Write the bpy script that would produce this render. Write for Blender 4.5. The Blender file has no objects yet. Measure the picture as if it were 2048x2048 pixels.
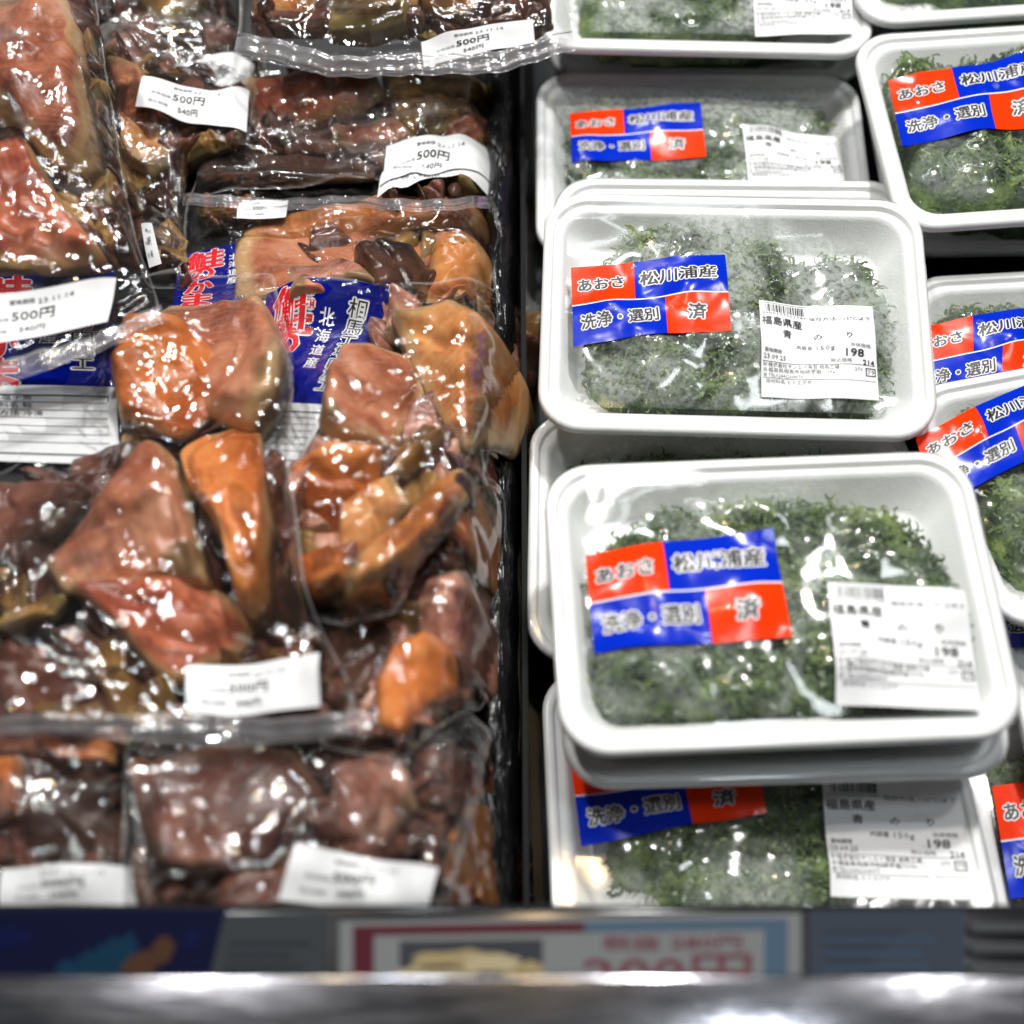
import bpy, math, random
import numpy as np

random.seed(7)
RNG = np.random.default_rng(11)
R = math.radians
SC = bpy.context.scene
COL = SC.collection

# ------------------------------------------------------------------ camera
CAM_Z, PITCH, FPX, RES = 0.60, R(64.0), 2600.0, 2048.0
cam = bpy.data.cameras.new('camera')
cam.sensor_width = 36.0
cam.lens = 36.0 * FPX / RES
cam.clip_start, cam.clip_end = 0.01, 50.0
cam.dof.use_dof = True
cam.dof.focus_distance = 0.615
cam.dof.aperture_fstop = 3.7
cam.dof.aperture_blades = 0
camo = bpy.data.objects.new('camera', cam)
camo.location = (0, 0, CAM_Z)
camo.rotation_euler = (R(90) - PITCH, 0, 0)
COL.objects.link(camo)
SC.camera = camo

# ------------------------------------------------------------------ light
world = bpy.data.worlds.new('World')
SC.world = world
world.use_nodes = True
bg = world.node_tree.nodes['Background']
bg.inputs[0].default_value = (0.86, 0.93, 1.0, 1)
bg.inputs[1].default_value = 0.035


def lamp(name, loc, target, power, sx, sy, color):
    l = bpy.data.lights.new(name, 'AREA')
    l.shape = 'RECTANGLE'
    l.size, l.size_y, l.energy, l.color = sx, sy, power, color
    o = bpy.data.objects.new(name, l)
    o.location = loc
    d = np.array(target, float) - np.array(loc, float)
    from mathutils import Vector
    o.rotation_euler = Vector(d).to_track_quat('-Z', 'Y').to_euler()
    COL.objects.link(o)
    return o


WHITE, COOL, WARM = (1.0, 0.985, 0.96), (0.9, 0.96, 1.0), (1.0, 0.72, 0.38)
TGT = (0.02, 0.3, 0.08)
lamp('ceiling_spot', (0.25, 1.05, 1.75), TGT, 21, 0.10, 0.10, WHITE)
lamp('ceiling_spot', (-0.55, 0.75, 1.8), (-0.12, 0.28, 0.1), 11, 0.08, 0.08, WHITE)
lamp('ceiling_spot', (-0.25, 1.75, 1.9), TGT, 6, 0.08, 0.08, COOL)
lamp('ceiling_spot', (0.75, 0.70, 1.8), TGT, 4, 0.08, 0.08, WHITE)
lamp('ceiling_tube', (-0.15, 1.35, 2.0), TGT, 5, 1.3, 0.05, COOL)
lamp('ceiling_tube', (0.42, 0.21, 2.0), TGT, 5.0, 0.34, 0.15, COOL)
lamp('warm_spot', (0.05, 0.72, 1.7), TGT, 1.6, 0.06, 0.06, WARM)
lamp('warm_spot', (-0.35, 1.20, 1.7), TGT, 1.2, 0.06, 0.06, WARM)

SC.view_settings.view_transform = 'Standard'
SC.view_settings.look = 'None'
SC.view_settings.exposure = 0.20
SC.view_settings.gamma = 1.0
SC.cycles.max_bounces = 10
SC.cycles.transparent_max_bounces = 40
SC.cycles.sample_clamp_indirect = 4.0
SC.cycles.caustics_reflective = False
SC.cycles.caustics_refractive = False
SC.cycles.use_denoising = True


# ------------------------------------------------------------------ helpers
def ray(px, py):
    u, v = (px - 1024) / FPX, (py - 1024) / FPX
    f = np.array([0, math.cos(PITCH), -math.sin(PITCH)])
    dn = np.array([0, -math.sin(PITCH), -math.cos(PITCH)])
    return f + dn * v + np.array([1, 0, 0]) * u


def unproj(px, py, z):
    d = ray(px, py)
    t = (z - CAM_Z) / d[2]
    return np.array([d[0] * t, d[1] * t, z])


def D(pts):                                   # photo sketch units -> pixels
    k = 2048 / 1932
    return [(x * k, y * k) for x, y in pts]


def link(o, parent=None):
    COL.objects.link(o)
    if parent is not None:
        o.parent = parent
    return o


def mesh(name, verts, faces, mats, parent=None, smooth=True, mi=None, attr=None):
    me = bpy.data.meshes.new(name)
    me.from_pydata([tuple(map(float, v)) for v in verts], [], [tuple(map(int, f)) for f in faces])
    for m in (mats if isinstance(mats, (list, tuple)) else [mats]):
        me.materials.append(m)
    if mi is not None:
        me.polygons.foreach_set('material_index', np.asarray(mi, dtype=np.int32))
    if smooth:
        me.polygons.foreach_set('use_smooth', np.ones(len(me.polygons), dtype=bool))
    if attr:
        for k, vals in attr.items():
            a = me.attributes.new(k, 'FLOAT', 'POINT')
            a.data.foreach_set('value', np.asarray(vals, dtype=np.float32))
    me.update()
    return link(bpy.data.objects.new(name, me), parent)


def thing(name, label, cat, loc=(0, 0, 0), rot=(0, 0, 0), group=None):
    o = bpy.data.objects.new(name, None)
    o.empty_display_size = 0.02
    o.location, o.rotation_euler = loc, rot
    COL.objects.link(o)
    return tag(o, label, cat, group)


def tag(o, label=None, cat=None, group=None, kind=None):
    if label: o['label'] = label
    if cat: o['category'] = cat
    if group: o['group'] = group
    if kind: o['kind'] = kind
    return o


def grid_faces(nu, nv, off=0):
    f = []
    for j in range(nv - 1):
        for i in range(nu - 1):
            a = off + j * nu + i
            f.append((a, a + 1, a + nu + 1, a + nu))
    return f


_lat = RNG.random((256, 256))


def vnoise(x, y):
    x, y = np.asarray(x, float), np.asarray(y, float)
    xi, yi = np.floor(x).astype(int), np.floor(y).astype(int)
    fx, fy = x - xi, y - yi
    fx, fy = fx * fx * (3 - 2 * fx), fy * fy * (3 - 2 * fy)
    g = lambda a, b: _lat[a % 256, b % 256]
    return ((g(xi, yi) * (1 - fx) + g(xi + 1, yi) * fx) * (1 - fy)
            + (g(xi, yi + 1) * (1 - fx) + g(xi + 1, yi + 1) * fx) * fy)


def fbm(x, y, oct=4):
    s, a, n = 0, 1.0, 0
    for k in range(oct):
        s = s + a * vnoise(x * 2 ** k + 17 * k, y * 2 ** k + 31 * k)
        n += a
        a *= 0.5
    return s / n


def ridged(x, y, oct=3):
    s, a, n = 0, 1.0, 0
    for k in range(oct):
        s = s + a * (1 - np.abs(2 * vnoise(x * 2 ** k + 7 * k, y * 2 ** k + 3 * k) - 1)) ** 3
        n += a
        a *= 0.5
    return s / n


def blur(a, sig):
    r = int(max(1, math.ceil(sig * 2.5)))
    k = np.exp(-0.5 * (np.arange(-r, r + 1) / sig) ** 2)
    k /= k.sum()
    p = np.pad(a, ((r, r), (0, 0)), mode='edge')
    a = sum(k[i] * p[i:i + a.shape[0]] for i in range(2 * r + 1))
    p = np.pad(a, ((0, 0), (r, r)), mode='edge')
    return sum(k[i] * p[:, i:i + a.shape[1]] for i in range(2 * r + 1))


def maxfilt(a, r):
    for _ in range(r):
        p = np.pad(a, 1, mode='edge')
        a = np.maximum.reduce([p[1:-1, 1:-1], p[:-2, 1:-1], p[2:, 1:-1], p[1:-1, :-2], p[1:-1, 2:]])
    return a


def inpoly(X, Y, poly):
    m = np.zeros(X.shape, bool)
    n = len(poly)
    for i in range(n):
        x1, y1 = poly[i][:2]
        x2, y2 = poly[(i + 1) % n][:2]
        c = (y1 > Y) != (y2 > Y)
        m ^= c & (X < (x2 - x1) * (Y - y1) / (y2 - y1 + 1e-12) + x1)
    return m


def sample(a, x, y, x0, y0, h):               # bilinear sample of a[y, x]
    gx = np.clip((np.asarray(x) - x0) / h, 0, a.shape[1] - 1.001)
    gy = np.clip((np.asarray(y) - y0) / h, 0, a.shape[0] - 1.001)
    i, j = gx.astype(int), gy.astype(int)
    fx, fy = gx - i, gy - j
    return ((a[j, i] * (1 - fx) + a[j, i + 1] * fx) * (1 - fy)
            + (a[j + 1, i] * (1 - fx) + a[j + 1, i + 1] * fx) * fy)


# ------------------------------------------------------------------ materials
class NT:
    def __init__(s, name):
        s.m = bpy.data.materials.new(name)
        s.m.use_nodes = True
        s.t = s.m.node_tree
        s.t.nodes.clear()
        s.out = s.n('ShaderNodeOutputMaterial')

    def n(s, typ, **kw):
        nd = s.t.nodes.new(typ)
        for k, v in kw.items():
            if k.startswith('i_'):
                key = k[2:]
                key = int(key) if key.isdigit() else key.replace('_', ' ')
                nd.inputs[key].default_value = v
            else:
                setattr(nd, k, v)
        return nd

    def l(s, a, b):
        s.t.links.new(a, b)

    def ramp(s, fac, stops):
        r = s.n('ShaderNodeValToRGB')
        e = r.color_ramp.elements
        while len(e) < len(stops): e.new(0.5)
        for q, (p, c) in zip(e, stops):
            q.position = p
            q.color = (*c, 1) if len(c) == 3 else c
        s.l(fac, r.inputs[0])
        return r.outputs[0]

    def noise(s, vec, scale, detail=4, rough=0.55, dist=0.0, typ=None):
        nd = s.n('ShaderNodeTexNoise', i_Scale=scale, i_Detail=detail, i_Roughness=rough, i_Distortion=dist)
        if typ: nd.noise_type = typ
        if vec is not None: s.l(vec, nd.inputs['Vector'])
        return nd.outputs['Fac']

    def coords(s, rnd=True, scale=None):
        tc = s.n('ShaderNodeTexCoord').outputs['Object']
        if rnd:
            oi = s.n('ShaderNodeObjectInfo').outputs['Random']
            m = s.n('ShaderNodeMath', operation='MULTIPLY', i_1=37.0)
            s.l(oi, m.inputs[0])
            v = s.n('ShaderNodeVectorMath', operation='ADD')
            s.l(tc, v.inputs[0])
            s.l(m.outputs[0], v.inputs[1])
            tc = v.outputs[0]
        if scale:
            mp = s.n('ShaderNodeVectorMath', operation='MULTIPLY')
            mp.inputs[1].default_value = scale
            s.l(tc, mp.inputs[0])
            tc = mp.outputs[0]
        return tc

    def math(s, op, a, b, clamp=False):
        m = s.n('ShaderNodeMath', operation=op, use_clamp=clamp)
        for i, v in enumerate((a, b)):
            if isinstance(v, (int, float)): m.inputs[i].default_value = v
            else: s.l(v, m.inputs[i])
        return m.outputs[0]

    def mixc(s, fac, a, b, mode='MIX'):
        m = s.n('ShaderNodeMix', data_type='RGBA', blend_type=mode)
        for idx, v in ((0, fac), (6, a), (7, b)):
            if isinstance(v, (int, float)): m.inputs[idx].default_value = v
            elif isinstance(v, tuple): m.inputs[idx].default_value = (*v, 1)
            else: s.l(v, m.inputs[idx])
        return m.outputs[2]

    def bump(s, h, strength, dist):
        b = s.n('ShaderNodeBump', i_Strength=strength, i_Distance=dist)
        s.l(h, b.inputs['Height'])
        return b.outputs['Normal']


def plain(name, col, rough=0.5, spec=0.5, metal=0.0, coat=0.0):
    t = NT(name)
    p = t.n('ShaderNodeBsdfPrincipled')
    p.inputs['Base Color'].default_value = (*col, 1)
    p.inputs['Roughness'].default_value = rough
    p.inputs['Specular IOR Level'].default_value = spec
    p.inputs['Metallic'].default_value = metal
    p.inputs['Coat Weight'].default_value = coat
    t.l(p.outputs[0], t.out.inputs[0])
    return t.m


def wavy(name, col, rough, spec, scale=60, strength=0.25, dist=0.002):
    t = NT(name)
    p = t.n('ShaderNodeBsdfPrincipled')
    p.inputs['Base Color'].default_value = (*col, 1)
    p.inputs['Roughness'].default_value = rough
    p.inputs['Specular IOR Level'].default_value = spec
    v = t.coords(True)
    h = t.math('ADD', t.noise(v, scale, 2, 0.5, 0.6, 'RIDGED_MULTIFRACTAL'), t.noise(v, scale * .5, 1))
    t.l(t.bump(h, strength, dist), p.inputs['Normal'])
    t.l(p.outputs[0], t.out.inputs[0])
    return t.m


def mat_foam():
    t = NT('white_foam')
    p = t.n('ShaderNodeBsdfPrincipled')
    v = t.coords(False)
    c = t.ramp(t.noise(v, 60, 3), [(0.3, (0.80, 0.81, 0.81)), (0.7, (0.86, 0.865, 0.86))])
    t.l(c, p.inputs['Base Color'])
    p.inputs['Roughness'].default_value = 0.42
    vo = t.n('ShaderNodeTexVoronoi', i_Scale=700)
    t.l(v, vo.inputs['Vector'])
    t.l(t.bump(vo.outputs['Distance'], 0.12, 0.0006), p.inputs['Normal'])
    t.l(p.outputs[0], t.out.inputs[0])
    return t.m


def mat_film(name, haze, haze_col=(0.8, 0.82, 0.83), rough=0.06, bump=0.5, bscale=55, blend=0.10,
             frost=None, gloss_min=0.05, dist=0.0022, stretch=1.0, streak=0.0):
    """clear plastic film: see-through, a mirror-like skin, a little haze; frost = (low, high, amount)"""
    t = NT(name)
    v = t.coords(True)
    # crinkles: folded creases, long slack waves and a fine cockle
    wv = t.n('ShaderNodeTexNoise', i_Scale=14.0, i_Detail=2.0)
    t.l(v, wv.inputs['Vector'])
    wo = t.n('ShaderNodeVectorMath', operation='SCALE')
    wo.inputs['Scale'].default_value = 0.06
    t.l(wv.outputs['Color'], wo.inputs[0])
    ad = t.n('ShaderNodeVectorMath', operation='ADD')
    vm = t.n('ShaderNodeVectorMath', operation='MULTIPLY')
    vm.inputs[1].default_value = (stretch, 1.0, 1.0)
    t.l(v, ad.inputs[0]); t.l(wo.outputs[0], ad.inputs[1])
    t.l(ad.outputs[0], vm.inputs[0])
    r1 = t.noise(vm.outputs[0], bscale, 2, 0.5, 0.4, 'RIDGED_MULTIFRACTAL')
    r2 = t.noise(v, bscale * 2.2, 2, 0.5, 0.6)
    r3 = t.noise(ad.outputs[0], bscale * 0.45, 1, 0.4, 0.3)
    h = t.math('ADD', t.math('MULTIPLY', r1, 0.6), t.math('MULTIPLY', r2, 0.14))
    h = t.math('ADD', h, t.math('MULTIPLY', r3, 1.7))
    nrm = t.bump(h, bump, dist)
    tr = t.n('ShaderNodeBsdfTransparent')
    tr.inputs[0].default_value = (0.98, 0.985, 0.985, 1)
    df = t.n('ShaderNodeBsdfDiffuse')
    df.inputs[0].default_value = (*haze_col, 1)
    tl = t.n('ShaderNodeBsdfTranslucent')
    tl.inputs[0].default_value = (*haze_col, 1)
    hz = t.n('ShaderNodeMixShader', i_0=0.25)
    t.l(df.outputs[0], hz.inputs[1]); t.l(tl.outputs[0], hz.inputs[2])
    m1 = t.n('ShaderNodeMixShader', i_0=haze)
    if frost:
        lo, hi, amt = frost
        at = t.n('ShaderNodeAttribute', attribute_name='frost').outputs['Fac']
        big = t.noise(v, 24, 4, 0.6, 0.8)
        fine = t.noise(v, 330, 5, 0.72, 0.3)
        mask = t.ramp(big, [(lo, (0.05, 0.05, 0.05)), (hi, (1, 1, 1))])
        fi = t.ramp(fine, [(0.38, (0.30, 0.30, 0.30)), (0.55, (1, 1, 1))])
        f = t.math('MULTIPLY', t.math('MULTIPLY', mask, fi), t.math('MULTIPLY', at, amt))
        f = t.math('ADD', f, haze, True)
        t.l(f, m1.inputs[0])
    if streak:
        sn = t.ramp(t.noise(vm.outputs[0], 34, 4, 0.65, 0.8), [(0.55, (0, 0, 0)), (0.70, (1, 1, 1))])
        ed = t.n('ShaderNodeAttribute', attribute_name='edge').outputs['Fac']
        f = t.math('ADD', t.math('MULTIPLY', sn, streak), t.math('MULTIPLY', ed, 0.24))  # extra haze on the film's border paints its bright edge highlight
        t.l(t.math('ADD', f, haze, True), m1.inputs[0])
    t.l(tr.outputs[0], m1.inputs[1]); t.l(hz.outputs[0], m1.inputs[2])
    gl = t.n('ShaderNodeBsdfGlossy', i_Roughness=rough)
    gl.inputs[0].default_value = (1, 1, 1, 1)
    t.l(nrm, gl.inputs['Normal'])
    lw = t.n('ShaderNodeLayerWeight', i_Blend=blend)
    t.l(nrm, lw.inputs['Normal'])
    fac = t.math('ADD', t.math('MULTIPLY', lw.outputs['Fresnel'], 0.6), gloss_min, True)
    m2 = t.n('ShaderNodeMixShader')
    t.l(fac, m2.inputs[0])
    t.l(m1.outputs[0], m2.inputs[1]); t.l(gl.outputs[0], m2.inputs[2])
    t.l(m2.outputs[0], t.out.inputs[0])
    return t.m


def mat_salmon(name, cols, rim, streak=1.0, skin=None):
    """cured fish: blotches, curved fat lines, pale cut edge (rim), a skinned side (tone)"""
    t = NT(name)
    v = t.coords(True)
    at = t.n('ShaderNodeAttribute', attribute_name='rim').outputs['Fac']
    tn = t.n('ShaderNodeAttribute', attribute_name='tone').outputs['Fac']
    cu = t.n('ShaderNodeAttribute', attribute_name='grain').outputs['Vector']
    n1 = t.math('ADD', t.math('MULTIPLY', t.noise(v, 30, 4, 0.5, 0.7), 0.8), t.math('MULTIPLY', tn, 0.2))
    c = t.ramp(n1, [(0.30, cols[0]), (0.45, cols[1]), (0.56, cols[2]), (0.72, cols[3])])
    # fat lines between the muscle layers
    w = t.n('ShaderNodeTexWave', i_Scale=85.0, i_Distortion=9.0, i_Detail=3.0)
    w.inputs['Detail Scale'].default_value = 0.6
    t.l(cu, w.inputs['Vector'])
    ln = t.ramp(w.outputs['Fac'], [(0.80, (0, 0, 0)), (0.97, (1, 1, 1))])
    wk = t.ramp(t.noise(v, 26, 2), [(0.42, (0, 0, 0)), (0.60, (1, 1, 1))])
    pale = (min(.8, cols[3][0] * 1.25), min(.7, cols[3][1] * 1.6), min(.6, cols[3][2] * 2.0))
    c = t.mixc(t.math('MULTIPLY', t.math('MULTIPLY', ln, wk), 0.13 * streak), c, pale)
    st = t.noise(v, 260, 3, 0.6, 0.5)
    c = t.mixc(t.math('MULTIPLY', t.ramp(st, [(0.5, (0, 0, 0)), (0.75, (1, 1, 1))]), 0.22 * streak), c, pale)
    # skin along one side
    if skin:
        sk = t.math('ADD', tn, t.math('MULTIPLY', t.math('SUBTRACT', t.noise(v, 34, 4, 0.6), 0.5), 0.7))
        c = t.mixc(t.ramp(sk, [(0.88, (0, 0, 0)), (0.97, (0.8, 0.8, 0.8))]), c, skin)
    dk = t.noise(v, 20, 3, 0.55, 0.6)
    c = t.mixc(t.ramp(dk, [(0.57, (0, 0, 0)), (0.72, (0.65, 0.65, 0.65))]), c, (cols[0][0] * .5, cols[0][1] * .5, cols[0][2] * .55))
    rn = t.math('ADD', at, t.math('MULTIPLY', t.math('SUBTRACT', t.noise(v, 36, 3), 0.5), 0.5))
    rs_ = 0.3 if ('plum' in name or 'dark' in name or 'pink' in name) else 0.75
    r0 = 0.88 if 'orange' in name else 0.80
    c = t.mixc(t.ramp(rn, [(r0, (0, 0, 0)), (r0 + 0.12, (rs_, rs_, rs_))]), c, rim)
    c = t.mixc(t.ramp(t.math('ADD', at, t.math('MULTIPLY', t.math('SUBTRACT', t.noise(v, 45, 3), 0.5), 0.16)), [(0.955, (0, 0, 0)), (0.985, (0.8, 0.8, 0.8))]), c, (0.045, 0.028, 0.014))
    p = t.n('ShaderNodeBsdfPrincipled')
    t.l(c, p.inputs['Base Color'])
    p.inputs['Roughness'].default_value = 0.3
    p.inputs['Specular IOR Level'].default_value = 0.35
    p.inputs['Subsurface Weight'].default_value = 0.15
    p.inputs['Subsurface Radius'].default_value = (0.006, 0.002, 0.001)
    p.inputs['Subsurface Scale'].default_value = 0.5
    hb = t.math('ADD', t.noise(v, 120, 4, 0.6), t.math('MULTIPLY', w.outputs['Fac'], 0.10))
    t.l(t.bump(hb, 0.3, 0.0014), p.inputs['Normal'])
    t.l(p.outputs[0], t.out.inputs[0])
    return t.m


def mat_seaweed():
    t = NT('green_seaweed')
    v = t.coords(True)
    n1 = t.noise(v, 70, 5, 0.65, 0.5)
    c = t.ramp(n1, [(0.30, (0.007, 0.016, 0.006)), (0.44, (0.040, 0.080, 0.024)),
                    (0.56, (0.13, 0.205, 0.055)), (0.72, (0.33, 0.41, 0.11))])
    fr = t.ramp(t.noise(v, 330, 4, 0.7), [(0.55, (0, 0, 0)), (0.72, (0.55, 0.55, 0.55))])
    lg = t.ramp(t.noise(v, 22, 2), [(0.42, (0, 0, 0)), (0.62, (0.55, 0.55, 0.55))])
    c = t.mixc(lg, c, (0.02, 0.045, 0.018))
    c = t.mixc(fr, c, (0.30, 0.34, 0.30))
    p = t.n('ShaderNodeBsdfPrincipled')
    t.l(c, p.inputs['Base Color'])
    p.inputs['Roughness'].default_value = 0.5
    t.l(t.bump(t.noise(v, 500, 4, 0.7), 0.8, 0.0012), p.inputs['Normal'])
    t.l(p.outputs[0], t.out.inputs[0])
    return t.m


def mat_black_liner():
    t = NT('black_ribbed_plastic')
    v = t.coords(False, (1.0, 0.16, 1.0))
    h = t.noise(v, 300, 4, 0.6, 1.5, 'RIDGED_MULTIFRACTAL')
    p = t.n('ShaderNodeBsdfPrincipled')
    p.inputs['Base Color'].default_value = (0.006, 0.006, 0.007, 1)
    p.inputs['Roughness'].default_value = 0.22
    t.l(t.bump(h, 0.8, 0.002), p.inputs['Normal'])
    t.l(p.outputs[0], t.out.inputs[0])
    return t.m


def mat_steel():
    t = NT('brushed_steel')
    v = t.coords(False, (0.06, 1.0, 1.0))
    p = t.n('ShaderNodeBsdfPrincipled')
    p.inputs['Metallic'].default_value = 1.0
    c = t.ramp(t.noise(t.coords(False), 12, 3), [(0.35, (0.40, 0.40, 0.44)), (0.65, (0.54, 0.54, 0.58))])
    t.l(c, p.inputs['Base Color'])
    rr = t.ramp(t.noise(v, 900, 2), [(0.3, (0.08, 0.08, 0.08)), (0.7, (0.14, 0.14, 0.14))])
    t.l(rr, p.inputs['Roughness'])
    t.l(t.bump(t.noise(v, 900, 2), 0.08, 0.0005), p.inputs['Normal'])
    t.l(p.outputs[0], t.out.inputs[0])
    return t.m


M = {}
M['foam'] = mat_foam()
M['wrap_foggy'] = mat_film('foggy_cling_wrap', 0.012, (0.74, 0.79, 0.76), rough=0.08, bump=0.13, bscale=36, blend=0.06, frost=(0.40, 0.58, 0.52), gloss_min=0.024)
M['wrap_clear'] = mat_film('clear_cling_wrap', 0.010, (0.74, 0.79, 0.76), rough=0.08, bump=0.13, bscale=36, blend=0.06, frost=(0.46, 0.66, 0.32), gloss_min=0.024)
M['bag'] = mat_film('clear_bag_film', 0.005, (0.78, 0.74, 0.72), rough=0.05, bump=0.7, bscale=22, blend=0.16, gloss_min=0.085, dist=0.0045, stretch=0.40, streak=0.05)
M['bag_loose'] = mat_film('loose_bag_film', 0.010, (0.78, 0.75, 0.74), rough=0.055, bump=1.0, bscale=22, blend=0.18, gloss_min=0.10, dist=0.007, stretch=0.35, streak=0.17)
M['seal'] = mat_film('heat_sealed_film', 0.24, (0.62, 0.60, 0.63), rough=0.14, bump=0.35, bscale=30, blend=0.15, gloss_min=0.05)
TANSK, OLVSK, DRKSK = (0.42, 0.27, 0.11), (0.16, 0.11, 0.045), (0.035, 0.025, 0.018)
M['orange'] = mat_salmon('orange_salmon', [(0.25, 0.050, 0.012), (0.50, 0.125, 0.026), (0.66, 0.205, 0.050), (0.72, 0.30, 0.10)], (0.62, 0.36, 0.14), 0.7)
M['brown'] = mat_salmon('caramel_salmon', [(0.14, 0.035, 0.016), (0.33, 0.095, 0.045), (0.50, 0.185, 0.095), (0.60, 0.30, 0.18)], (0.62, 0.41, 0.20), 1.0, OLVSK)
M['tan'] = mat_salmon('tan_salmon', [(0.22, 0.065, 0.02), (0.52, 0.18, 0.05), (0.66, 0.28, 0.09), (0.74, 0.42, 0.19)], (0.60, 0.43, 0.22), 1.0, TANSK)
M['pink'] = mat_salmon('pink_grey_salmon', [(0.15, 0.052, 0.032), (0.35, 0.125, 0.08), (0.50, 0.23, 0.155), (0.62, 0.39, 0.29)], (0.62, 0.46, 0.31), 1.0, OLVSK)
M['amber'] = mat_salmon('amber_salmon', [(0.12, 0.032, 0.010), (0.34, 0.10, 0.027), (0.50, 0.18, 0.05), (0.60, 0.30, 0.11)], (0.50, 0.31, 0.13), 1.0, OLVSK)
M['olive'] = mat_salmon('olive_skinned_salmon', [(0.05, 0.030, 0.012), (0.15, 0.075, 0.024), (0.29, 0.15, 0.045), (0.42, 0.25, 0.08)], (0.46, 0.36, 0.14), 0.6, DRKSK)
M['dark'] = mat_salmon('dark_skinned_salmon', [(0.010, 0.007, 0.006), (0.030, 0.014, 0.010), (0.065, 0.028, 0.018), (0.12, 0.055, 0.035)], (0.20, 0.11, 0.06), 0.3)
M['red'] = mat_salmon('rosy_salmon', [(0.17, 0.030, 0.014), (0.38, 0.080, 0.036), (0.54, 0.155, 0.075), (0.62, 0.27, 0.16)], (0.64, 0.42, 0.20), 1.0, OLVSK)
M['plum'] = mat_salmon('plum_salmon', [(0.022, 0.009, 0.007), (0.065, 0.023, 0.016), (0.14, 0.052, 0.034), (0.25, 0.11, 0.075)], (0.28, 0.17, 0.10), 0.6, DRKSK)
M['seaweed'] = mat_seaweed()


def mat_leaf():
    t = NT('seaweed_leaf')
    v = t.coords(True)
    c = t.ramp(t.noise(v, 48, 4, 0.6), [(0.32, (0.012, 0.030, 0.010)), (0.50, (0.085, 0.145, 0.038)), (0.68, (0.33, 0.40, 0.09))])
    fr = t.ramp(t.noise(v, 240, 3, 0.7), [(0.52, (0, 0, 0)), (0.70, (0.6, 0.6, 0.6))])
    c = t.mixc(fr, c, (0.36, 0.42, 0.34))
    p = t.n('ShaderNodeBsdfPrincipled')
    t.l(c, p.inputs['Base Color'])
    p.inputs['Roughness'].default_value = 0.28
    tl = t.n('ShaderNodeBsdfTranslucent')
    t.l(c, tl.inputs[0])
    m = t.n('ShaderNodeMixShader', i_0=0.3)
    t.l(p.outputs[0], m.inputs[1]); t.l(tl.outputs[0], m.inputs[2])
    t.l(m.outputs[0], t.out.inputs[0])
    return t.m


M['leaf'] = mat_leaf()
M['st_red'] = wavy('sticker_red', (0.95, 0.040, 0.003), 0.16, 0.2)
M['st_blue'] = wavy('sticker_blue', (0.001, 0.022, 0.48), 0.16, 0.2)
M['st_navy'] = wavy('label_navy', (0.001, 0.006, 0.20), 0.2, 0.2)
M['st_white'] = wavy('sticker_white', (0.82, 0.82, 0.83), 0.35, 0.4)
M['paper'] = wavy('label_paper', (0.80, 0.81, 0.82), 0.45, 0.4, 45, 0.2)
M['ink'] = plain('black_ink', (0.012, 0.012, 0.014), 0.45)
M['grey_ink'] = plain('grey_ink', (0.12, 0.12, 0.14), 0.5)
M['red_ink'] = plain('red_ink', (0.70, 0.01, 0.02), 0.35)
M['liner'] = mat_black_liner()
M['floor'] = plain('black_floor', (0.008, 0.008, 0.009), 0.4)
M['steel'] = mat_steel()
M['white_ink'] = plain('white_ink', (0.82, 0.82, 0.83), 0.4)

# ------------------------------------------------------------------ lettering
_glyph = {}


def glyphs(s, bold=0.0, res=3):
    """flat outline mesh of a string: unit em size, origin at its box centre"""
    key = (s, bold, res)
    if key not in _glyph:
        c = bpy.data.curves.new('t', 'FONT')
        c.body, c.size, c.resolution_u = s, 1.0, max(1, res - 1)
        o = bpy.data.objects.new('t', c)
        COL.objects.link(o)
        dg = bpy.context.evaluated_depsgraph_get()
        me = bpy.data.meshes.new_from_object(o.evaluated_get(dg))
        v = np.array([w.co[:2] for w in me.vertices]) if len(me.vertices) else np.zeros((0, 2))
        f = [tuple(p.vertices) for p in me.polygons]
        bpy.data.objects.remove(o); bpy.data.curves.remove(c); bpy.data.meshes.remove(me)
        _glyph[key] = (v, f)
    return _glyph[key]


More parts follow.
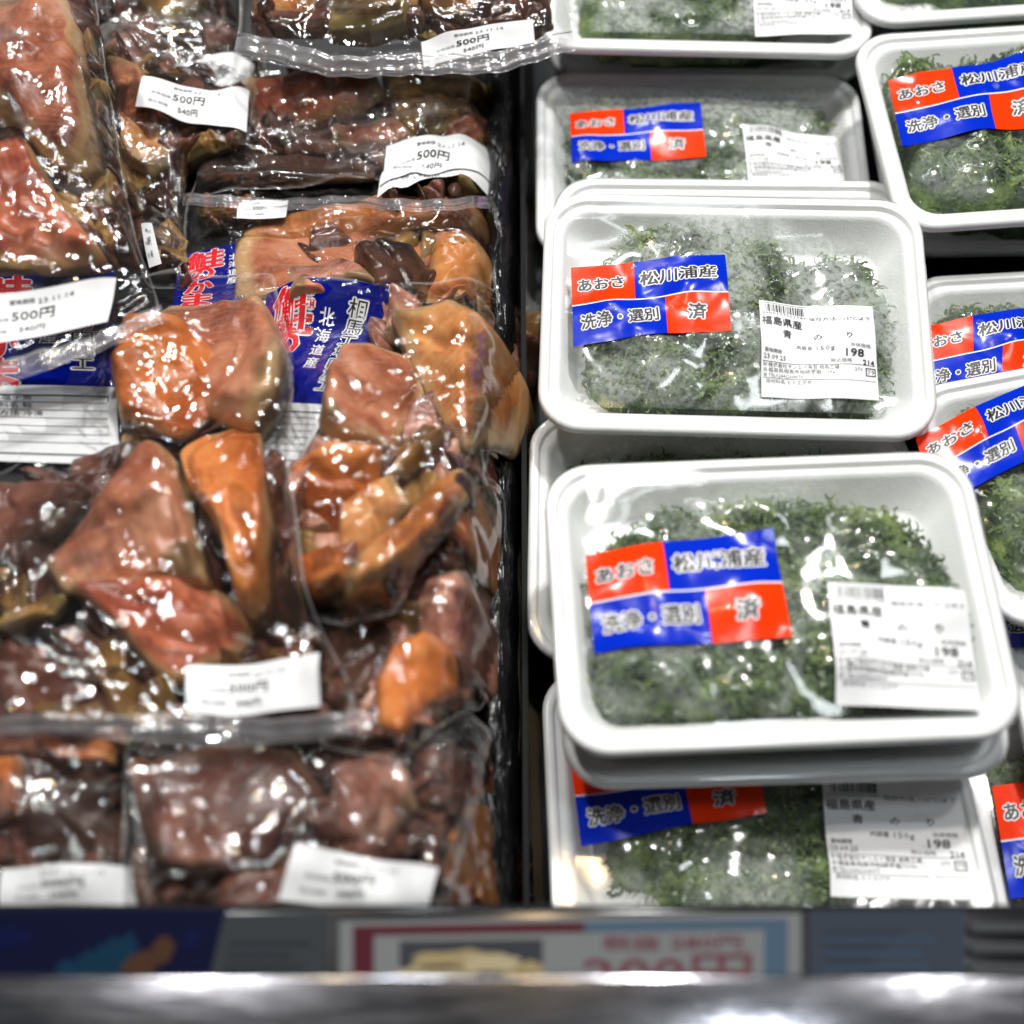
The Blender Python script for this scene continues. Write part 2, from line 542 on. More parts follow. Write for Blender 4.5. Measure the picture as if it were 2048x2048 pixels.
class Print:
    """collects flat marks in label units (u right 0..1*aspect, v down) with material ids and layers"""
    def __init__(s):
        s.v, s.f, s.m = [], [], []
        s.z = []

    def add(s, v, f, mat, layer):
        o = len(s.v)
        s.v += [tuple(p) for p in v]
        s.z += [layer] * len(v)
        s.f += [tuple(i + o for i in q) for q in f]
        s.m += [mat] * len(f)

    def text(s, st, x, y, h, mat=0, bold=0.0, w=None, rot=0.0, layer=1, vertical=False, outline=None, res=3):
        """left-middle anchored at x, y; h = em height; w = fitted width"""
        if vertical:
            for k, ch in enumerate(st):
                s.text(ch, x, y + k * h * (w or 1.08), h, mat, bold, None, rot, layer, False, outline, res)
            return
        v, f = glyphs(st, 0.0, res)
        if not len(v): return
        mn, mx = v.min(0), v.max(0)
        sx = h if w is None else w / max(1e-6, (mx[0] - mn[0]))
        cr, sr = math.cos(rot), math.sin(rot)
        fat = []
        if outline: fat.append((outline[0], outline[1], 10, layer))
        fat.append((mat, bold, 4 if bold > 0 else 1, layer + 1))
        for mt, rd, n, ly in fat:
            for k in range(n):
                a = 6.2832 * (k + 0.5) / n
                q = np.stack([(v[:, 0] - mn[0] + (rd * math.cos(a) if n > 1 else 0)) * sx,
                              -(v[:, 1] - 0.36 + (rd * math.sin(a) if n > 1 else 0)) * h], 1)
                q = np.stack([x + q[:, 0] * cr - q[:, 1] * sr, y + q[:, 0] * sr + q[:, 1] * cr], 1)
                s.add(q, f, mt, ly + 0.08 * k)

    def rect(s, x0, y0, x1, y1, mat=0, layer=1, n=1):
        for k in range(n):
            a, b = x0 + (x1 - x0) * k / n, x0 + (x1 - x0) * (k + 1) / n
            s.add([(a, y0), (b, y0), (b, y1), (a, y1)], [(0, 1, 2, 3)], mat, layer)

    def frame(s, x0, y0, x1, y1, t, mat=0, layer=1, n=8):
        s.rect(x0, y0, x1, y0 + t, mat, layer, n); s.rect(x0, y1 - t, x1, y1, mat, layer, n)
        s.rect(x0, y0 + t, x0 + t, y1 - t, mat, layer); s.rect(x1 - t, y0 + t, x1, y1 - t, mat, layer)

    def barcode(s, x0, y0, x1, y1, mat=0, seed=3):
        r = random.Random(seed)
        x = x0
        while x < x1:
            w = r.choice((0.004, 0.004, 0.008, 0.012))
            if x + w > x1: break
            s.rect(x, y0, x + w, y1, mat)
            x += w + r.choice((0.004, 0.006, 0.010))


def print_product():
    p = Print()
    ol = (1, 0.095)
    p.text('あおさ', 0.045, 0.255, 0.175, 0, 0.036, 0.29, -0.03, outline=ol)
    p.text('松川浦産', 0.445, 0.235, 0.19, 0, 0.036, 0.485, 0.02, outline=ol)
    p.text('洗浄・選別', 0.055, 0.735, 0.19, 0, 0.036, 0.49, -0.02, outline=ol)
    p.text('済', 0.735, 0.735, 0.20, 0, 0.036, 0.115, 0.02, outline=ol)
    return p                                   # v runs 0..1 over the height, u 0..1


def print_price():
    p = Print()
    p.rect(0.05, 0.018, 0.42, 0.022, 0, n=4)
    p.barcode(0.055, 0.035, 0.42, 0.125)
    p.text('2000197001989', 0.02, 0.145, 0.035, 1, 0, 0.40, res=1)
    p.text('保存方法 −15℃以下', 0.44, 0.155, 0.05, 1, 0, 0.53, res=1)
    p.text('福島県産', 0.015, 0.235, 0.10, 0, 0.012, 0.36, res=2)
    p.text('青', 0.20, 0.355, 0.085, 0, 0.01, 0.075, res=2)
    p.text('の', 0.47, 0.355, 0.085, 0, 0.01, 0.075, res=2)
    p.text('り', 0.745, 0.355, 0.085, 0, 0.01, 0.05, res=2)
    p.text('内容量', 0.32, 0.475, 0.05, 0, 0, 0.135, res=1)
    p.text('150g', 0.49, 0.475, 0.07, 1, 0, 0.15, res=2)
    p.text('本体価格', 0.77, 0.46, 0.045, 1, 0, 0.18, res=1)
    p.text('198', 0.73, 0.535, 0.105, 0, 0.02, 0.155)
    p.text('賞味期限', 0.03, 0.545, 0.045, 0, 0.005, 0.155, res=1)
    p.text('23.09.25', 0.02, 0.605, 0.065, 0, 0, 0.20, res=2)
    p.text('税込価格', 0.60, 0.615, 0.045, 1, 0, 0.18, res=1)
    p.text('214', 0.875, 0.625, 0.075, 0, 0.02, 0.10)
    p.rect(0.01, 0.652, 0.985, 0.657, 0, n=12)
    p.text('株式会社サンエイ海苔 相馬工場', 0.06, 0.685, 0.048, 0, 0, 0.61, res=1)
    p.text('福島県相馬市柏崎字道川196', 0.06, 0.735, 0.048, 0, 0, 0.57, res=1)
    p.text('TEL0244(26)4070', 0.06, 0.785, 0.048, 1, 0, 0.30, res=1)
    p.text('製', 0.015, 0.685, 0.04, 1, res=1); p.text('造', 0.015, 0.735, 0.04, 1, res=1); p.text('者', 0.015, 0.785, 0.04, 1, res=1)
    p.text('270', 0.80, 0.70, 0.05, 1, 0, 0.07, res=1)
    p.frame(0.895, 0.68, 0.985, 0.765, 0.010, 0, n=1)
    p.text('プラ', 0.91, 0.722, 0.05, 0, 0.01, 0.06, res=1)
    p.rect(0.01, 0.812, 0.985, 0.816, 0, n=12)
    p.text('原材料名 ヒトエグサ', 0.04, 0.845, 0.045, 1, 0, 0.39, res=1)
    return p


def print_bag_price():
    p = Print()
    p.text('賞味期限', 0.29, 0.19, 0.10, 0, 0.01, 0.17, res=2)
    p.text('23.11.14', 0.48, 0.21, 0.13, 0, 0, 0.25, res=2)
    p.text('本体価格', 0.12, 0.52, 0.10, 1, 0, 0.17, res=1)
    p.text('500円', 0.305, 0.47, 0.26, 0, 0.02, 0.29)
    p.text('税込価格', 0.11, 0.78, 0.10, 1, 0, 0.17, res=1)
    p.text('540円', 0.36, 0.77, 0.17, 0, 0.01, 0.18)
    return p


def print_blue_label():
    p = Print()                                 # materials: 0 ink, 1 white, 2 red
    for k, ch in enumerate('鮭のかま'):
        p.text(ch, 0.10, 0.13 + k * 0.155, 0.17 if k else 0.22, 2, 0.05, 0.34 if not k else 0.26, outline=(1, 0.07))
    for k, ch in enumerate('北海道産'):
        p.text(ch, 0.50, 0.15 + k * 0.085, 0.075, 1, 0.015, 0.12)
    for k, ch in enumerate('相馬工場内加工'):
        p.text(ch, 0.72, 0.10 + k * 0.074, 0.075, 0, 0.012, 0.14, outline=(1, 0.09))
    p.frame(0.05, 0.70, 0.95, 0.97, 0.008, 3, n=6)
    for k in range(6):
        p.rect(0.06, 0.735 + k * 0.036, 0.94, 0.738 + k * 0.036, 3, n=8)
    p.text('名称 塩干魚', 0.10, 0.717, 0.028, 3, 0, 0.35, res=1)
    p.text('原材料名 鮭', 0.10, 0.753, 0.028, 3, 0, 0.35, res=1)
    p.text('保存方法 冷凍', 0.10, 0.79, 0.028, 3, 0, 0.42, res=1)
    return p


PR_PRODUCT, PR_PRICE, PR_BAG, PR_BLUE = print_product(), print_price(), print_bag_price(), print_blue_label()


def subdivide_print(p, maxlen=0.12):
    return p


def patch(quad, hfun, nu, nv, us=None, vs=None):
    """points on a four-cornered patch (TL, TR, BR, BL in xy) laid over hfun(x, y)"""
    q = np.array(quad, float)[:, :2]
    us = np.linspace(0, 1, nu) if us is None else us
    vs = np.linspace(0, 1, nv) if vs is None else vs
    U, V = np.meshgrid(us, vs)
    P = bil(q, U.ravel(), V.ravel())
    return np.column_stack([P, hfun(P[:, 0], P[:, 1])]), len(us), len(vs)


def bil(q, u, v):
    u, v = np.asarray(u)[:, None], np.asarray(v)[:, None]
    return (q[0] * (1 - u) + q[1] * u) * (1 - v) + (q[3] * (1 - u) + q[2] * u) * v


def lay_print(name, pr, quad, hfun, mats, parent, off):
    v = np.array(pr.v)
    P = bil(np.array(quad, float)[:, :2], v[:, 0], v[:, 1])
    z = hfun(P[:, 0], P[:, 1]) + np.array(pr.z) * 0.00012 + 0.00006
    V = np.column_stack([P, z]) - np.array(off)
    fs = [f[::-1] for f in pr.f]
    return mesh(name, V, fs, mats, parent, smooth=False, mi=pr.m)


def sheet(name, quad, hfun, mats, parent, off, us, vs, mfun=None, thick=0.00012):
    V, nu, nv = patch(quad, hfun, 0, 0, np.array(us), np.array(vs))
    f = [q[::-1] for q in grid_faces(nu, nv)]
    mi = None
    if mfun:
        mi = []
        for j in range(nv - 1):
            for i in range(nu - 1):
                mi.append(mfun((us[i] + us[i + 1]) / 2, (vs[j] + vs[j + 1]) / 2))
    return mesh(name, V - np.array(off), f, mats, parent, mi=mi)


def steps(n, *cuts):
    s = sorted(set([round(i / n, 5) for i in range(n + 1)] + list(cuts)))
    out = [s[0]]
    for a in s[1:]:
        if a - out[-1] > 0.004 or a in cuts: out.append(a)
    return out


# ------------------------------------------------------------------ the case
floor_z = 0.0
mesh('floor', [(-1.2, -0.1, floor_z), (1.2, -0.1, floor_z), (1.2, 1.4, floor_z), (-1.2, 1.4, floor_z)], [(0, 1, 2, 3)], M['floor'])
tag(bpy.data.objects['floor'], kind='structure')

# ------------------------------------------------------------------ seaweed packs
TW, TD, TH = 0.180, 0.125, 0.024


def rrect(w, d, r, n=9):
    pts = []
    for cx, cy, a0 in ((w / 2 - r, d / 2 - r, 0), (-w / 2 + r, d / 2 - r, 90), (-w / 2 + r, -d / 2 + r, 180), (w / 2 - r, -d / 2 + r, 270)):
        for k in range(n):
            a = R(a0 + 90 * k / (n - 1))
            pts.append((cx + r * math.cos(a), cy + r * math.sin(a)))
    return pts


def tray_mesh():
    prof = [(0.0215, -TH), (0.020, -TH), (0.0185, -TH + .0008), (0.0085, -0.0062), (0.0030, -0.0062), (0.0010, -0.0056), (0.0, -0.0044),
            (0.0, -0.0020), (0.0006, -0.0006), (0.0017, 0.0), (0.0040, 0.0), (0.0046, -0.0004), (0.0051, -0.0020),
            (0.0058, -0.0024), (0.0078, -0.0021), (0.0090, -0.0027), (0.0104, -0.0040), (0.0175, -0.0195), (0.0190, -0.0208), (0.0212, -0.0213)]
    V, F = [], []
    for ins, z in prof:
        for x, y in rrect(TW - 2 * ins, TD - 2 * ins, max(0.004, 0.020 - ins * 0.6)):
            V.append((x, y, z))
    n = len(rrect(1, 1, .1))
    for k in range(len(prof) - 1):
        for i in range(n):
            j = (i + 1) % n
            F.append((k * n + i, k * n + j, (k + 1) * n + j, (k + 1) * n + i))
    F.append(tuple(range(n - 1, -1, -1)))
    F.append(tuple((len(prof) - 1) * n + i for i in range(n)))
    o = mesh('tray', V, F, M['foam'])
    me = o.data
    bpy.data.objects.remove(o)
    return me


TRAY_ME = tray_mesh()
GX0, GY0, GH = -0.095, -0.067, 0.001
gx = np.arange(GX0, -GX0 + 1e-9, GH)
gy = np.arange(GY0, -GY0 + 1e-9, GH)
GXX, GYY = np.meshgrid(gx, gy)


def rr_dist(x, y, w, d, r):                     # inside distance to a rounded rectangle
    qx, qy = np.abs(x) - (w / 2 - r), np.abs(y) - (d / 2 - r)
    return r - (np.hypot(np.maximum(qx, 0), np.maximum(qy, 0)) + np.minimum(np.maximum(qx, qy), 0))


def rotm(e):
    from mathutils import Euler
    return np.array(Euler(e, 'XYZ').to_matrix())


def pix_local(pts, loc, rm, zl):
    """where the sight lines of photo points meet the pack's own plane z = zl"""
    n = rm[:, 2]
    p0 = np.array(loc) + n * zl
    out = []
    o = np.array([0, 0, CAM_Z])
    for px, py in pts:
        d = ray(px, py)
        t = ((p0 - o) @ n) / (d @ n)
        out.append(rm.T @ (o + d * t - np.array(loc)))
    return np.array(out)


def seaweed_pack(label, loc, rot, mass=None, sticker=None, price=None, fog='wrap_foggy', bulge=0.024, seed=1, flakes=2600):
    t = thing('seaweed_pack', label, 'food tray', loc, rot, 'seaweed packs')
    rm = rotm(rot)
    link(bpy.data.objects.new('tray', TRAY_ME), t)
    rs = np.random.default_rng(seed)
    sx, sy = rs.random(2) * 100
    if mass is None:
        a = np.linspace(0, 2 * math.pi, 24, endpoint=False)
        rr = 0.8 + 0.35 * rs.random(24)
        poly = np.column_stack([0.066 * rr * np.cos(a), 0.041 * rr * np.sin(a) - 0.004])
    else:
        poly = pix_local(mass, loc, rm, -0.004)[:, :2]
    wx = GXX + 0.012 * (fbm(GXX * 90 + sx, GYY * 90 + sy, 3) - 0.5)
    wy = GYY + 0.012 * (fbm(GXX * 90 + sy, GYY * 90 + sx + 50, 3) - 0.5)
    mk = inpoly(wx, wy, poly).astype(float)
    inside = rr_dist(GXX, GYY, TW - 0.024, TD - 0.024, 0.010)
    soft = blur(mk, 4.5) * np.clip(inside / 0.011, 0, 1)
    soft = np.clip((soft - 0.25) / 0.75, 0, 1)
    lum = fbm(GXX * 55 + sx, GYY * 55 + sy, 3)
    fine = fbm(GXX * 330 + sx, GYY * 330 + sy, 3)
    crum = ridged(GXX * 75 + sx, GYY * 75 + sy, 3)
    hh = -0.024 + (bulge * (soft ** 0.55) * (0.62 + 0.76 * lum)) + (0.0040 * (fine - 0.5) + 0.0085 * (crum - 0.45) * np.clip(soft * 3, 0, 1)) * (soft > 0)
    lim = np.where(inside > 0.0, np.clip(-0.001 + inside * 0.9, -0.02, 0.010), -0.025)
    hh = np.minimum(hh, lim)
    hh[soft <= 0] = -0.028
    ny, nx = hh.shape
    V = np.column_stack([GXX.ravel(), GYY.ravel(), hh.ravel()])
    keep = maxfilt((soft > 0).astype(float), 1) > 0
    F = []
    idx = -np.ones(ny * nx, int)
    used = []
    for j in range(ny - 1):
        for i in range(nx - 1):
            if keep[j, i] and keep[j, i + 1] and keep[j + 1, i] and keep[j + 1, i + 1]:
                q = (j * nx + i, j * nx + i + 1, (j + 1) * nx + i + 1, (j + 1) * nx + i)
                F.append(q)
                for a in q:
                    if idx[a] < 0:
                        idx[a] = len(used); used.append(a)
    V = V[used] if used else np.zeros((0, 3))
    F = [tuple(idx[a] for a in q) for q in F]
    V = V + rs.normal(0, 0.00025, V.shape)
    # stretch film: a membrane from the rim over the seaweed
    edge = rr_dist(GXX, GYY, TW, TD, 0.020)
    obs = blur(maxfilt(hh, 1), 1.2) + 0.0008
    obs = np.where(edge > 0.008, obs, -1)
    fz = np.full(hh.shape, 0.00035)
    free = edge > 0.0042
    fz = np.where(free, np.maximum(fz, obs), fz)
    for it in range(260):
        p = np.pad(fz, 1, mode='edge')
        av = (p[:-2, 1:-1] + p[2:, 1:-1] + p[1:-1, :-2] + p[1:-1, 2:]) / 4
        fz = np.where(free, np.maximum(av, obs), 0.00035)
    fz = np.where(free, fz + 0.0007 * (ridged(GXX * 28 + sx, GYY * 45 + sy, 2) - 0.35) * np.clip(edge / 0.03, 0, 1), fz)
    fz = blur(fz, 0.9)
    # curled shreds of leaf over the mass
    cand = np.argwhere(soft > 0.02)
    VV, FF = [V], list(F)
    base = len(V)
    MI = [0] * len(FF)
    if len(cand):
        pick = cand[rs.integers(0, len(cand), flakes)]
        for (j, i) in pick:
            big_ = rs.random() < 0.45
            nseg = 6 if big_ else 2
            ln, wd = (rs.uniform(0.004, 0.010), rs.uniform(0.0006, 0.0017)) if big_ else (rs.uniform(0.0015, 0.0045), rs.uniform(0.0005, 0.0014))
            a = rs.random() * 6.28
            p = np.array([gx[i], gy[j], hh[j, i] + rs.uniform(-0.0004, 0.0012)])
            zz = rs.uniform(-0.1, 0.22)
            row = []
            tw = rs.uniform(-0.5, 0.5)
            for q in range(nseg + 1):
                wq = wd * (0.35 + 0.65 * math.sin(math.pi * (q + 0.6) / (nseg + 1.2))) * rs.uniform(0.7, 1.2)
                sd_ = np.array([-math.sin(a), math.cos(a), tw])
                row += [p + sd_ * wq / 2, p - sd_ * wq / 2]
                p = p + np.array([math.cos(a), math.sin(a), zz]) * ln / nseg
                a += rs.normal(0, 0.75); zz = zz * 0.3 + rs.normal(-0.03, 0.16); tw += rs.normal(0, 0.3)
            VV.append(np.array(row))
            for q in range(nseg):
                o_ = base + 2 * q
                FF.append((o_, o_ + 1, o_ + 3, o_ + 2))
                MI.append(1 if rs.random() < 0.55 else 0)
            base += 2 * (nseg + 1)
    VV = np.vstack(VV)
    VV[:, 2] = np.minimum(VV[:, 2], sample(fz, VV[:, 0], VV[:, 1], GX0, GY0, GH) - 0.0005)
    mesh('seaweed', VV, FF, [M['seaweed'], M['leaf']], t, mi=MI)
    rings = [(-0.0004, -0.0046), (-0.0004, -0.002), (0.0002, -0.0002)]
    W = []
    nrm = 30
    ro = rrect(TW, TD, 0.020, 14)
    n = len(ro)
    for ins, z in rings:
        for x, y in rrect(TW - 2 * ins, TD - 2 * ins, 0.020, 14): W.append((x, y, z))
    for k in range(nrm):
        ins = 0.0012 + (TD / 2 - 0.0022) * (k / (nrm - 1)) ** 1.15
        L = rrect(TW - 2 * ins, TD - 2 * ins, max(0.0009, 0.020 - ins), 14)
        L = np.array(L)
        z = sample(fz, L[:, 0], L[:, 1], GX0, GY0, GH)
        W += [(a, b, c) for (a, b), c in zip(L, z)]
    # the last ring is a thin slit: close it with a finer strip
    FW = []
    nr = len(rings) + nrm
    for k in range(nr - 1):
        for i in range(n):
            j = (i + 1) % n
            FW.append((k * n + i, k * n + j, (k + 1) * n + j, (k + 1) * n + i))
    W = np.array(W)
    # use a regular grid inside instead of long radial quads
    inner_from = len(rings) + 6
    FW = FW[:(inner_from) * n]
    W = W[:(inner_from + 1) * n]
    ins = 0.0012 + (TD / 2 - 0.0022) * (6 / (nrm - 1)) ** 1.15
    A, B = TW - 2 * ins, TD - 2 * ins
    us = np.linspace(-1, 1, 111); vs = np.linspace(-1, 1, 79)
    UU, VVv = np.meshgrid(us, vs)
    rc = max(0.0009, 0.020 - ins)
    # squircle-like map: clamp the grid into the rounded rectangle
    X, Y = UU * A / 2, VVv * B / 2
    qx, qy = np.maximum(np.abs(X) - (A / 2 - rc), 0), np.maximum(np.abs(Y) - (B / 2 - rc), 0)
    dd = np.hypot(qx, qy)
    k = np.where(dd > rc, rc / np.maximum(dd, 1e-9), 1)
    X = np.sign(X) * (np.minimum(np.abs(X), A / 2 - rc) + qx * k)
    Y = np.sign(Y) * (np.minimum(np.abs(Y), B / 2 - rc) + qy * k)
    Z = sample(fz, X, Y, GX0, GY0, GH)
    o0 = len(W)
    W = np.vstack([W, np.column_stack([X.ravel(), Y.ravel(), Z.ravel()])])
    FW += grid_faces(111, 79, o0)
    fr = np.clip(blur((maxfilt(soft, 6) > 0.02).astype(float), 4.0) * 1.2 - 0.1, 0, 1)
    mesh('cling_film', W, FW, M[fog], t, attr={'frost': sample(fr, W[:, 0], W[:, 1], GX0, GY0, GH) * (W[:, 2] > -0.001)})
    # stickers lie on the film
    sm = blur(maxfilt(fz, 3), 3.0) + 0.0004
    hf = lambda x, y: sample(sm, x, y, GX0, GY0, GH) + 0.0005 * np.sin(np.asarray(x) * 150 + sx)
    if sticker is not None:
        q = pix_local(sticker, loc, rm, 0.004) if not isinstance(sticker, str) else np.array([(-.072, .027), (.0, .032), (.002, -.006), (-.071, -.011)])
        us, vs = steps(22, 0.407, 0.595), steps(12, 0.4925, 0.5075)

        def mf(u, v):
            if 0.4925 < v < 0.5075: return 2
            if v < 0.5: return 0 if u < 0.407 else 1
            return 1 if u < 0.595 else 0
        s = sheet('product_sticker', q, hf, [M['st_red'], M['st_blue'], M['st_white']], t, (0, 0, 0), us, vs, mf)
        lay_print('lettering', PR_PRODUCT, q, hf, [M['ink'], M['st_white']], s, (0, 0, 0))
    if price is not None:
        q = pix_local(price, loc, rm, 0.003) if not isinstance(price, str) else np.array([(.014, .004), (.069, .002), (.070, -.044), (.015, -.043)])
        s = sheet('price_label', q, hf, [M['paper']], t, (0, 0, 0), steps(16), steps(14))
        lay_print('lettering', PR_PRICE, q, hf, [M['ink'], M['grey_ink']], s, (0, 0, 0))
    return t


def by_corner(px, py, z, yaw, which, ax=0.0, ay=0.0):
    """pack centre from one rim corner seen in the photo"""
    c = {'TL': (-TW / 2, TD / 2), 'TR': (TW / 2, TD / 2), 'BL': (-TW / 2, -TD / 2), 'BR': (TW / 2, -TD / 2)}[which]
    off = rotm((ax, ay, yaw)) @ np.array([c[0], c[1], 0])
    p = unproj(px, py, z + off[2])
    return (p[0] - off[0], p[1] - off[1], z), (ax, ay, yaw)


K = 2048 / 1932
# front stack
seaweed_pack('nearest large white tray of green seaweed on top of the front stack', (0.1055, 0.199, 0.117), (0.001, 0.007, 0.047),
             D([(1120, 1060), (1170, 1005), (1290, 955), (1400, 945), (1480, 925), (1560, 955), (1680, 975), (1770, 1025), (1790, 1085), (1860, 1100), (1835, 1150), (1845, 1250), (1800, 1335), (1500, 1365), (1300, 1375), (1150, 1350), (1110, 1250), (1105, 1150)]),
             [(1171, 1106), (1546, 1058), (1583, 1275), (1189.5, 1307.7)], D([(1560, 1100), (1815, 1122), (1855, 1337), (1578, 1330)]), 'wrap_clear', 0.025, 3, 6000)
seaweed_pack('white seaweed tray directly beneath the nearest large tray, only its rim showing', (0.109, 0.192, 0.0915), (0.0, 0.0, 0.030),
             None, None, None, 'wrap_clear', 0.018, 5, 600)
l, r = by_corner(1020 * K, 1262 * K, 0.056, 0.03, 'TL', -0.10)
seaweed_pack('lowest front seaweed tray half hidden by the steel rail, its top in shadow', l, r,
             D([(1170, 1540), (1250, 1440), (1560, 1430), (1600, 1480), (1600, 1650), (1570, 1720), (1300, 1720), (1240, 1640), (1180, 1660), (1150, 1600)]),
             [(1138, 1490.7), (1502, 1474), (1534, 1624), (1163, 1688.7)], [(1645.5, 1550), (1916.7, 1564), (1952, 1797), (1661.8, 1792)], 'wrap_clear', 0.023, 8, 2600)
# middle stack
seaweed_pack('sharply focused white seaweed tray on top of the middle stack', (0.1035, 0.349, 0.098), (0.100, -0.022, -0.042),
             D([(1130, 560), (1180, 450), (1225, 415), (1330, 405), (1400, 440), (1470, 445), (1500, 515), (1600, 485), (1655, 520), (1685, 600), (1690, 700), (1640, 770), (1450, 790), (1250, 785), (1120, 735), (1105, 650)]),
             [(1142, 529), (1450, 510), (1461, 668), (1147, 689)], D([(1430, 572), (1645, 580), (1660, 753), (1436, 750)]), 'wrap_foggy', 0.025, 12, 6000)
l, r = by_corner(1712 * K, 340 * K, 0.074, -0.012, 'TR', 0.07)
seaweed_pack('white seaweed tray under the sharply focused one, a sliver of its far rim showing', l, r, None, None, None, 'wrap_foggy', 0.018, 14, 400)
l, r = by_corner(1000 * K, 775 * K, 0.060, -0.02, 'TL', 0.02)
seaweed_pack('white seaweed tray sandwiched low between the middle and front stacks', l, r,
             D([(1080, 850), (1300, 830), (1600, 840), (1750, 850), (1750, 1000), (1080, 1100)]), None, None, 'wrap_foggy', 0.022, 17, 1500)
# far left column
l, r = by_corner(1012 * K, 134 * K, 0.050, -0.01, 'TL', 0.03)
seaweed_pack('grey fogged seaweed tray lying low behind the middle stack', l, r,
             D([(1060, 200), (1130, 170), (1200, 168), (1330, 180), (1420, 155), (1530, 160), (1560, 215), (1580, 300), (1550, 370), (1300, 375), (1100, 375), (1070, 300)]),
             [(1140, 219.7), (1401, 205), (1413, 309), (1143.7, 324)], [(1482.8, 259), (1678, 271), (1693, 364), (1496, 376)], 'wrap_foggy', 0.024, 21, 2600)
l, r = by_corner(1652 * K, 103 * K, 0.088, -0.03, 'BR', 0.05)
seaweed_pack('farthest seaweed tray at the top edge, showing the lower half of its price label', l, r,
             D([(1080, -150), (1500, -150), (1600, -60), (1450, 50), (1250, 72), (1130, 60), (1100, 0)]), None,
             [(1504, -60), (1705, -60), (1708, 60), (1512.6, 66)], 'wrap_foggy', 0.022, 23, 1500)
l, r = by_corner(1640 * K, 150 * K, 0.050, -0.02, 'BR', 0.02)
seaweed_pack('seaweed tray in the dark gap under the farthest one', (l[0], l[1] + 0.004, 0.046), r, None, None, 'default', 'wrap_foggy', 0.018, 27, 400)
# right column
l, r = by_corner(1604 * K, 66 * K, 0.098, 0.085, 'TL', 0.02)
seaweed_pack('bright far right seaweed tray turned anticlockwise with its sticker cut by the picture edge', l, r,
             D([(1650, 120), (1760, 110), (1800, 90), (1830, 45), (1890, 45), (1920, 100), (2100, 90), (2100, 380), (1850, 370), (1730, 340), (1700, 300), (1670, 200)]),
             [(1778, 157), (2080, 111), (2110, 252), (1808, 285)], None, 'wrap_clear', 0.026, 31, 3000)
l, r = by_corner(1632 * K, 62 * K, 0.094, 0.09, 'BL', 0.02)
seaweed_pack('seaweed tray in the top right corner with only its near rim in view', (l[0], l[1] + 0.006, l[2]), r, None, None, None, 'wrap_clear', 0.024, 33, 1200)
l, r = by_corner(1690 * K, 478 * K, 0.052, 0.02, 'BL', 0.0)
seaweed_pack('seaweed tray in the dark slot under the bright far right tray', l, r, None, None, None, 'wrap_foggy', 0.015, 37, 300)
l, r = by_corner(1700 * K, 522 * K, 0.066, 0.065, 'TL', 0.02)
seaweed_pack('right edge seaweed tray behind the steeply turned one, its sticker cut below the first row', l, r,
             D([(1720, 600), (1760, 575), (1850, 545), (1900, 535), (2050, 560), (2100, 700), (1760, 720)]),
             [(1825, 652), (2115, 605), (2128, 746), (1830, 796)], None, 'wrap_clear', 0.025, 41, 2200)
l, r = by_corner(1700 * K, 735 * K, 0.084, 0.21, 'TL', -0.04)
seaweed_pack('steeply turned right edge seaweed tray with a slanted red and blue sticker', l, r,
             D([(1780, 790), (1800, 725), (1850, 700), (1900, 720), (1930, 790), (2050, 730), (2150, 1000), (1960, 1080), (1880, 1030), (1830, 900)]),
             [(1834, 870), (2110, 738), (2166, 873), (1880, 1005)], None, 'wrap_clear', 0.026, 43, 2600)
l, r = by_corner(1845 * K, 1010 * K, 0.052, 0.04, 'TL', -0.04)
seaweed_pack('right edge seaweed tray beneath the steeply turned one, a corner of blue sticker showing', l, r,
             D([(1870, 1060), (2050, 1050), (2100, 1350), (1890, 1390)]), [(1911, 1140), (2211, 1122), (2221, 1278), (1919, 1296)], None, 'wrap_clear', 0.020, 47, 800)
l, r = by_corner(1790 * K, 1350 * K, 0.030, 0.05, 'TL', -0.02)
seaweed_pack('seaweed tray at the bottom right corner with a strip of red sticker', l, r,
             D([(1850, 1440), (1960, 1415), (2120, 1450), (2120, 1700), (1890, 1700)]), [(1987, 1570), (2300, 1540), (2340, 1760), (2025, 1795)], None, 'wrap_clear', 0.022, 51, 1000)

# ------------------------------------------------------------------ salmon bags
BX0, BY0, BH = -0.30, -0.02, 0.0014
bx = np.arange(BX0, 0.06, BH)
by_ = np.arange(BY0, 0.62, BH)
BXX, BYY = np.meshgrid(bx, by_)
def smooth01(a): return np.clip(a, 0, 1) ** 2 * (3 - 2 * np.clip(a, 0, 1))


HGT = 0.014 + smooth01((-0.007 - BXX) / 0.013) * (0.040 + 0.062 * smooth01((0.47 - BYY) / 0.24)) + 0.004 * fbm(BXX * 20, BYY * 20, 2)
_k = 4
_o = mesh('display_base', np.column_stack([BXX[::_k, ::_k].ravel(), BYY[::_k, ::_k].ravel(), HGT[::_k, ::_k].ravel() - 0.004]),
          grid_faces(BXX[::_k, ::_k].shape[1], BXX[::_k, ::_k].shape[0]), M['floor'])
tag(_o, kind='structure')


def on(a, px, py, add=0.0):
    z = 0.04
    for _ in range(8):
        p = unproj(px, py, z)
        z = 0.5 * z + 0.5 * (float(sample(a, p[0], p[1], BX0, BY0, BH)) + add)
    return unproj(px, py, z)


